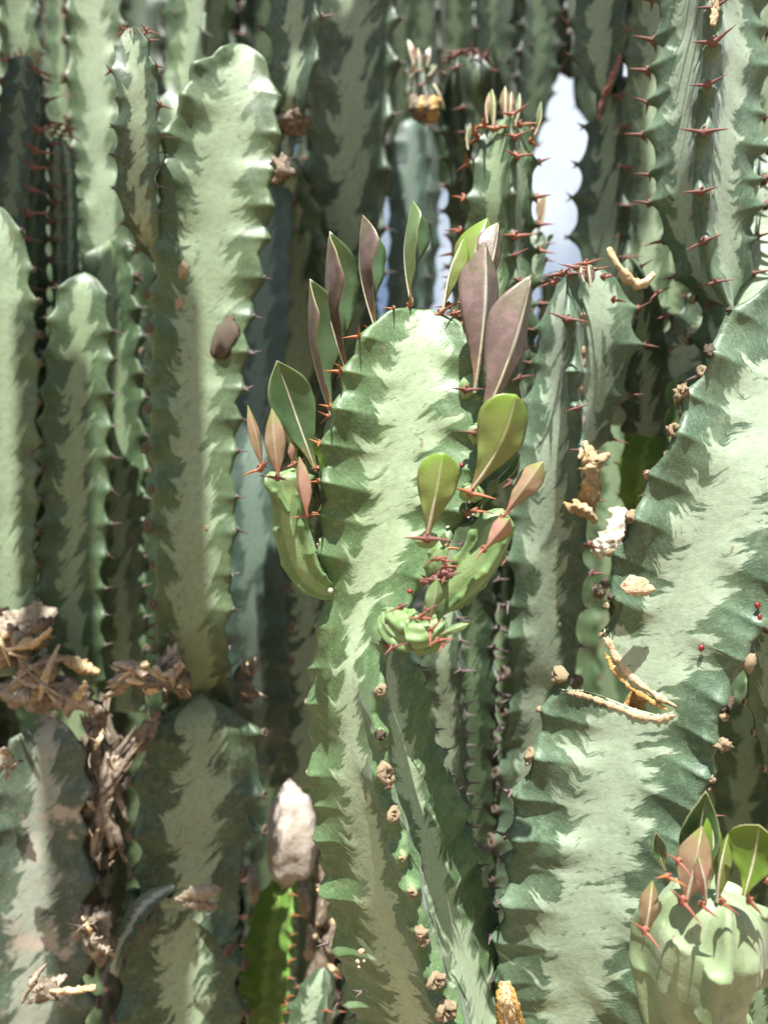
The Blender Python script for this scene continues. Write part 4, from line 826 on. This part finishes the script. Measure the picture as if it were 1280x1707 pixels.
rim('tan callus rim along the upper lip of the bite', [(1006, 1046), (1016, 1072), (1029, 1098), (1055, 1130), (1090, 1156), (1128, 1178)], 13, 2)
rim('inner ragged edge of dried skin in the bite', [(1008, 1086), (1022, 1114), (1046, 1142), (1078, 1164), (1112, 1184)], 10, 5, 'amber')
lump(None, 1062, 978, .352, 25, 5, 16, 'cork', 'cork_knot', None, 6.1, .35, parent_stem=F2)
for (x, y, d) in ((1202, 1028, .352), (1168, 1080, .352), (1262, 1010, .34), (1266, 1030, .34), (1190, 1126, .356)): lump(None, x, y, d, 4.5, 3, 6, 'bug', 'red_bud', None, x * .7, .4, parent_stem=F2, seg=10, rings=7)

for k in range(5): ribbon('split dry yellowish sheath between the foot of the leafy stem and the big arching stem' if k == 0 else None, [(836 + k * 9, 1720, .345, 1), (834 + k * 6, 1672, .34, 1), (838 + k * 2, 1636, .342, .5)], ('amber', 'cork', 'straw', 'cork', 'amber')[k], None, 'dry_sheath', 12, 3, parent_stem=F2, seed=k, curl=.9)

# ---------------------------------------------------------------- the leafy stem in the middle
Mp = [(790, 1880, 178, -88, .400), (768, 1760, 174, -88, .395), (734, 1660, 168, -88, .385), (700, 1560, 160, -88, .375), (676, 1470, 153, -88, .365), (655, 1380, 147, -88, .36), (630, 1280, 129, -88, .355), (619, 1190, 117, -86, .352), (612, 1120, 105, -80, .35), (611, 1060, 84, -68, .35), (621, 1010, 88, -59, .35), (636, 950, 104, -50, .35), (652, 880, 124, -42, .35), (668, 800, 138, -35, .35), (680, 720, 140, -32, .35), (690, 650, 130, -31, .35), (700, 590, 108, -31, .35), (709, 552, 82, -31, .35), (714, 530, 54, -31, .35), (716, 520, 14, -31, .35)]
def mk(r, y):
    if y < 900: return None if r == 1 else 'orange'
    if y < 1090: return 'brown' if r == 0 else 'speck'
    return {0: 'knot', 1: 'grey', 2: 'speck'}[r] if y < 1620 else ('grey' if r else None)
MS = stem('tall leafy variegated stem standing in front, crowned with mauve and green leaves', Mp, 'main', None, kinds=mk, size=22, skip=.0, seed=49, pitch=58, amp=.072, lobe=.6, pinch=0, step=2.6, mt=14, wid=.075, up=.1)
for k, j_ in enumerate([q for q in node_sites(MS, 0, None) if 1095 < MS.ypx[q] < 1600]):
    O_, T_ = MS.out[0][j_], MS.T[j_]; v_, f_ = blob(0.30, 0.55, 0.40, k * 1.7, 0.12, 14, 10)
    put(mesh_np('node_stub', v_, f_, [M['shoot']]), 'node_stub', MS.root, basis(MS.tip[0][j_] - np.array(MS.root.location) - O_ * 0.0022, np.cross(T_, O_), O_, T_, 22 * MS.px))
for (x, y, a, dd) in ((603, 1586, 5, .325), (596, 1603, 3.5, .325), (607, 1602, 2.5, .325), (598, 1612, 2.5, .325)): lump(None, x, y, dd + .007, a, a * .5, a, 'cork', 'cork_speck', None, x + y, .5, parent_stem=MS, seg=10, rings=7)
spine_at(MS, 655, 1079, .30, -70, 'brown', 22, turn=.2); spine_at(MS, 546, 1572, .37, 170, 'grey', 20); spine_at(MS, 648, 1312, .30, -70, 'brown', 10)
spine_at(MS, 601, 1655, .365, 190, 'grey', 16)

# crown leaves, each listed as base, tip, width, facing, fold, depth at base, depth at tip
CROWN = [((552, 692), (503, 470), 112, 146, 52, .350, .346, 'p', 'folded leaf with a thin mauve strip and a wide green face, left of the crown'),
         ((577, 618), (533, 390), 104, 163, 54, .350, .346, 'p', 'tall folded mauve-backed leaf on the upper left shoulder'),
         ((627, 552), (591, 362), 86, 163, 54, .352, .350, 'p', 'folded mauve and green leaf third from the left'),
         ((686, 510), (676, 337), 76, 160, 52, .352, .352, 'g', 'green folded leaf standing straight above the crown'),
         ((738, 518), (768, 392), 44, -128, 44, .350, .352, 'y', 'narrow yellow-green leaf standing by the mauve leaves'),
         ((768, 524), (812, 356), 96, -100, 34, .362, .366, 'y', 'bright green leaf standing behind the mauve leaves'),
         ((758, 520), (782, 420), 30, -60, 40, .360, .362, 'gi', 'small dark green leaf half hidden in the crown'),
         ((800, 505), (836, 366), 62, -70, 32, .350, .352, 'p', 'mauve leaf behind, its tip showing at the right'),
         ((791, 655), (816, 398), 92, -70, 40, .322, .318, 'p', 'tall mauve leaf with a pale midrib, the left of the big pair'),
         ((797, 722), (896, 456), 100, -66, 38, .314, .306, 'p', 'widest mauve leaf leaning right with a bold pale midrib')]
for (b, t, w_, ph, fo, d0, d1, k, lb) in CROWN: leaf(MS, b, t, w_, ph, fo, d0, d1, k, label=lb, bow=.05)
leaf(MS, (785, 818), (862, 660), 96, -78, 20, .312, .300, 'y', ROUND, .03, label='rounded yellow-green leaf under the mauve pair', side=.05)
leaf(MS, (712, 896), (739, 756), 72, -84, 14, .300, .292, 'y', ROUND, .03, label='rounded olive leaf standing out from the front rib')
leaf(MS, (780, 838), (868, 762), 40, 60, 20, .33, .335, 'g', OBOV, .05, label='dark green leaf tucked under the rounded yellow-green one')
leaf(MS, (528, 788), (461, 603), 78, 95, 16, .345, .340, 'g', OBOV, .03, label='broad dull green leaf leaning left with a pale midrib')
leaf(MS, (548, 770), (556, 680), 34, -110, 20, .36, .36, 'g', LANCE, .03, label='small green leaf behind the broad dull green one')
leaf(MS, (536, 852), (500, 742), 46, 100, 20, .350, .350, 'g', OBOV, .03, label='green leaf hidden behind the left shoot')
leaf(MS, (800, 850), (842, 730), 40, 60, 20, .36, .365, 'gi', OBOV, .03, label='dark leaf in the shade right of the front rib')
for (x, y, d, ph, k, s_, tn) in ((573, 618, .348, 175, 'orange', 22, .3), (622, 555, .35, 175, 'orange', 24, .3), (546, 696, .348, 180, 'orange', 22, .2), (682, 512, .346, -140, 'orange', 26, .5), (734, 522, .345, -120, 'red', 26, .5), (760, 522, .343, -80, 'red', 22, .3), (775, 650, .318, -80, 'brown', 27, -.2), (792, 722, .312, -80, 'brown', 26, .1), (784, 822, .306, -75, 'orange', 34, -.25), (712, 898, .296, -85, 'brown', 34, .1), (748, 510, .356, -90, 'red', 24, .2)):
    spine_at(MS, x, y, d, ph, k, s_, turn=tn)
for (x, y, d, a, b) in ((782, 640, .325, 17, 20), (796, 716, .318, 16, 18), (786, 815, .315, 20, 16), (712, 893, .302, 20, 14)): lump(None, x, y + 6, d + .006, a, a, b, 'shoot', 'node_cushion', None, x * .1, .2, parent_stem=MS, seg=16, rings=10)
spine_at(MS, 530, 782, .345, 180, 'red', 20); spine_at(MS, 536, 852, .348, 190, 'red', 18, turn=.3); spine_at(MS, 546, 914, .348, 180, 'brown', 15)
lump(None, 538, 916, .346, 10, 8, 17, 'cork', 'cork_knot', None, 2.2, .7, 20, parent_stem=MS)
lump(None, 551, 984, .302, 4, 3, 4, 'white', 'white_speck', None, 2.2, .2, parent_stem=MS, seg=10, rings=8)
for (x, y, d) in ((770, 776, .315), (683, 986, .312)): lump(None, x, y, d, 5, 4, 4, 'bug', 'red_bud', None, x * .7, .4, parent_stem=MS, seg=10, rings=7)

# left side shoot with its leaves
s1 = shoot(MS, [(560, 985, 16, -60, .352), (538, 978, 26, -60, .350), (512, 950, 36, -60, .346), (494, 905, 38, -62, .343), (486, 860, 36, -64, .341), (488, 820, 40, -66, .341), (488, 796, 44, -66, .341), (488, 786, 18, -66, .341)], n=4, pitch=50, amp=.06, wid=.12, valley=.72, wav=.02, seed=3.3, label='pale green side shoot curving up on the left, with a tuft of small leaves')
s1b = shoot(MS, [(486, 850, 20, -120, .338), (468, 822, 24, -120, .337), (456, 800, 28, -120, .336), (452, 790, 12, -120, .336)], pitch=40, amp=.05, wid=.2, valley=.66, seed=4.3, label='left prong of the left side shoot')
leaf(MS, (772, 862), (812, 800), 34, 70, 20, .335, .338, 'g', OBOV, .03, label='green leaf peeping out behind the rounded yellow-green one')
leaf(MS, (744, 880), (800, 850), 40, -150, 30, .330, .332, 'gi', OBOV, .03, label='dark leaf lying sideways behind the front rib')
leaf(MS, (540, 800), (512, 720), 34, 100, 20, .352, .352, 'y', LANCE, .03, label='small olive leaf wedged behind the left shoot tuft')
pr = s1.obj
for (b, t, w_, ph, fo, d0, k) in (((438, 782), (416, 674), 24, -70, 35, .328, 'm'), ((464, 796), (452, 680), 38, -95, 22, .318, 'm'), ((496, 770), (472, 682), 26, -110, 30, .345, 'y'), ((512, 862), (494, 762), 34, -130, 30, .318, 'r'), ((488, 772), (484, 738), 14, -90, 30, .335, 'r')): leaf(MS, b, t, w_, ph, fo, d0, d0 - .002, k, LANCE, .04, parent=pr)
for (x, y, ph, k, s_, tn) in ((434, 782, -130, 'orange', 28, .35), (462, 797, -110, 'brown', 24, 0), (510, 860, -100, 'red', 20, .3), (490, 774, -90, 'red', 18, .5), (440, 776, -90, 'red', 18, .8)): spine_at(MS, x, y, .325, ph, k, s_, parent=pr, turn=tn)

# right side shoot
s2 = shoot(MS, [(724, 1022, 16, -60, .335), (742, 1000, 30, -60, .332), (768, 970, 40, -58, .330), (796, 935, 42, -56, .328), (818, 895, 42, -54, .327), (830, 868, 36, -54, .327), (836, 852, 14, -54, .327)], n=4, pitch=54, amp=.06, wid=.12, valley=.72, wav=.02, seed=5.3, label='fresh green side shoot leaning right with small pink leaves')
for (b, t, w_, ph, fo, d0, k) in (((806, 918), (850, 864), 40, -80, 40, .300, 'r'), ((812, 912), (857, 880), 36, -40, 20, .305, 'b'), ((838, 862), (905, 768), 46, -95, 26, .315, 'm'), ((800, 850), (836, 800), 30, -20, 30, .33, 'gi')): leaf(MS, b, t, w_, ph, fo, d0, d0 - .004, k, OBOV, .04, parent=s2.obj)
for (x, y, ph, k, s_, tn) in ((806, 916, -80, 'red', 24, .5), (836, 862, -90, 'red', 20, .4), (792, 852, -60, 'orange', 22, -.3), (750, 960, -90, 'brown', 20, .2), (740, 934, -80, 'red', 18, -.3)): spine_at(MS, x, y, .305, ph, k, s_, parent=s2.obj, turn=tn)
s2b = shoot(MS, [(722, 968, 12, -60, .325), (728, 945, 22, -60, .320), (736, 920, 20, -60, .318), (738, 906, 8, -60, .318)], pitch=26, amp=.12, wid=.14, valley=.55, seed=6.3, label='stubby bud with red spines under the rounded olive leaf')
for (x, y, ph, k, s_, tn) in ((728, 932, -90, 'red', 20, .3), (742, 944, -60, 'red', 20, -.2), (722, 966, -100, 'brown', 22, .1), (742, 962, -60, 'brown', 18, .4)): spine_at(MS, x, y, .300, ph, k, s_, parent=s2b.obj, turn=tn)
leaf(MS, (738, 912), (740, 888), 13, -90, 20, .315, .313, 'g', LANCE, parent=s2b.obj)
for (x, y) in ((722, 968), (738, 958)): ribbon(None, [(x - 22, y + 4, .31, .6), (x, y - 2, .305, 1), (x + 22, y - 12, .31, .6)], 'spine_brown', None, 'dry_scale', 13, 3, parent_stem=MS, seed=x, curl=.9)
# low stubby shoot
s3 = shoot(MS, [(648, 1026, 20, -80, .327), (660, 1042, 33, -80, .320), (684, 1054, 39, -76, .312), (712, 1052, 37, -72, .308), (732, 1040, 26, -70, .306), (741, 1032, 8, -70, .306)], n=5, pitch=40, amp=.04, wid=.2, valley=.86, seed=7.3, label='round stubby low shoot below the right side shoot')
for (b, t, w_, ph, fo, d0, k) in (((716, 1034), (730, 966), 32, -70, 25, .290, 'g'), ((734, 1058), (782, 1038), 18, -100, 25, .290, 'g'), ((730, 1040), (744, 1000), 20, -40, 40, .296, 'gi'), ((716, 1040), (706, 1010), 16, -120, 30, .30, 'm')): leaf(MS, b, t, w_, ph, fo, d0, d0 - .002, k, LANCE, .05, parent=s3.obj)
for (x, y, ph, k, s_, tn) in ((668, 1012, -110, 'brown', 22, .2), (702, 1030, -100, 'red', 22, 0), (718, 1052, -60, 'red', 24, 1.2), (730, 1068, -70, 'red', 22, .2), (738, 1076, -60, 'red', 16, 1.0), (712, 1018, -90, 'brown', 18, .9)): spine_at(MS, x, y, .288, ph, k, s_, parent=s3.obj, turn=tn)

# ---------------------------------------------------------------- young leafy stem at the lower right
YS = stem('pale fleshy young stem at the lower right with red spines and fresh leaves', [(1262, 1880, 40, -74, .345), (1215, 1770, 66, -74, .335), (1172, 1700, 84, -72, .325), (1160, 1640, 104, -72, .318), (1172, 1580, 118, -72, .312), (1186, 1535, 112, -72, .308), (1192, 1505, 84, -72, .305), (1194, 1492, 40, -72, .305), (1194, 1486, 12, -72, .305)], 'misty', None,
    kinds=None, n=4, pitch=84, amp=.035, lobe=.3, valley=.86, wid=.12, pinch=0, wav=.02, step=3, mt=10, seed=50)
for (b, t, w_, ph, fo, d0, k, pf, lb) in (((1108, 1452), (1088, 1384), 26, 120, 20, .300, 'g', LANCE, 'small pale green leaf at the left of the young stem'), ((1074, 1560), (1088, 1472), 34, -80, 24, .288, 'm', LANCE, 'olive mauve leaf lowest on the young stem'),
        ((1146, 1496), (1178, 1314), 66, 85, 24, .300, 'g', LANCE, 'tallest green leaf of the young stem'), ((1142, 1508), (1170, 1382), 60, -84, 20, .292, 'm', LANCE, 'brownish upright leaf in front on the young stem'), ((1180, 1480), (1190, 1350), 40, -60, 10, .298, 'b', LANCE, 'vivid translucent green leaf in the middle of the tuft'),
        ((1194, 1504), (1209, 1392), 34, -110, 42, .294, 'y', LANCE, 'narrow folded green leaf right of the tuft'), ((1240, 1494), (1268, 1372), 84, 78, 12, .285, 'b', ROUND, 'broad glossy green leaf at the right edge'), ((1176, 1500), (1166, 1430), 30, -60, 30, .285, 'r', LANCE, 'small pinkish leaf low in the tuft')):
    leaf(YS, b, t, w_, ph, fo, d0, d0 - .004, k, pf, .05, label=lb)
for (x, y, ph, k, s_, tn) in ((1074, 1552, -100, 'red', 34, -.9), (1136, 1502, -90, 'red', 40, -1.15), (1112, 1462, -90, 'orange', 30, -.5), (1130, 1436, -110, 'red', 28, -.8), (1168, 1508, -60, 'red', 32, -1.5), (1202, 1504, -60, 'red', 32, -1.3), (1248, 1502, -60, 'red', 34, -.9), (1280, 1470, -60, 'red', 30, -.2), (1284, 1530, -60, 'red', 30, .3)): spine_at(YS, x, y, .284, ph, k, s_ * .85, turn=tn)
YS2 = stem('dull green stem with dark spines low in the bottom right corner', [(1300, 1860, 60, -60, .40), (1290, 1760, 60, -60, .40), (1278, 1690, 54, -60, .40), (1270, 1640, 40, -60, .40), (1268, 1610, 12, -60, .40)], 'lobe', None, kinds='brown', size=26, seed=51, pitch=50, amp=.13)

# ---------------------------------------------------------------- unseen stems added overhead only to cast dappled shade on the thicket
sdn = np.array(sun_dir)
def over(targets, R, seed, mat='mid', pitch=60, n=3):
    """points of an added unseen shade stem: each target is (x, y, depth, metres up the sun ray)"""
    pts = []
    for (x, y, d, t) in targets:
        q = P(x, y, d) + sdn * t - cam_np; dd = float(q @ ef)
        dd = max(dd, 0.02); pts.append((640 + float(q @ ex) / dd * F, 853.5 - float(q @ eu) / dd * F, R * F / dd, 20, dd))
    return pts
def shade_stem(targets, R, seed, n=3):
    W = catmull([tuple(P(x, y, d) + sdn * t) for (x, y, d, t) in targets], 60)
    T = unit(np.gradient(W, axis=0)); A = unit(np.cross(T, np.array([0.3, 0.8, 0.1]))); B = np.cross(T, A); V = []; seg = n * 8; m = len(W)
    for i in range(m):
        e = min(1.0, (m - 1 - i) / 5.0) ** .5 + .02
        for j in range(seg):
            a = 2 * math.pi * j / seg; k = (math.cos(n * a) * .5 + .5) ** 1.6
            r_ = R * e * (.42 + .58 * k * (1 + .16 * abs(math.sin(i * .62 + seed + math.floor(j / 8 + .5)))))
            V.append(W[i] + (A[i] * math.cos(a) + B[i] * math.sin(a)) * r_ - W[0])
    f = [(i * seg + j, i * seg + (j + 1) % seg, (i + 1) * seg + (j + 1) % seg, (i + 1) * seg + j) for i in range(m - 1) for j in range(seg)]
    r = root('cactus_stem', W[0], 'added unseen overhead stem that casts shade on the stems below', 'cactus', 'added unseen overhead shade stems')
    me = mesh_np('stem_body', V, f, [M['mid']], attrs={'across': [0.5] * len(V), 'node_count': [(k // seg) * .2 for k in range(len(V))], 'side_id': [0.0] * len(V)})
    put(me, 'stem_body', r, Matrix.Identity(4))
OV = [([(560, 900, .75, .90), (560, 700, .75, .87), (565, 500, .75, .85), (590, 60, .75, .8)], .034), ([(500, 1000, .72, .97), (505, 800, .72, .92), (500, 380, .72, .86), (520, 40, .68, .8)], .030),
      ([(280, 1120, .48, .95), (278, 820, .48, .9), (272, 600, .48, .86), (285, 440, .48, .82)], .017),
      ([(100, 1150, .55, .98), (95, 850, .55, .92), (90, 560, .55, .88)], .016), ([(40, 420, .6, .85), (60, 200, .6, .8), (50, 0, .6, .78)], .026),
      ([(240, 1720, .5, 1.15), (245, 1500, .5, 1.1), (270, 1300, .5, 1.05), (300, 1120, .5, 1.0)], .017), ([(390, 1720, .5, 1.15), (385, 1500, .5, 1.1), (370, 1300, .5, 1.05), (345, 1120, .5, 1.0)], .014), ([(62, 1060, .64, 1.0), (66, 800, .64, .95), (64, 560, .64, .9), (72, 380, .64, .86)], .013), ([(160, 720, .62, .93), (172, 560, .62, .9), (150, 430, .62, .87)], .012),
      ([(1000, 420, .62, .84), (1030, 300, .62, .8), (1010, 100, .62, .78)], .024), ([(120, 1300, .55, 1.0), (170, 1500, .55, 1.1), (150, 1720, .5, 1.15)], .014),
      ([(1250, 1640, .6, 1.2), (1255, 1400, .6, 1.1), (1270, 1200, .6, 1.05)], .024)]
for k, (tg, R) in enumerate(OV): shade_stem(tg, R * 1.5, k * 1.7)
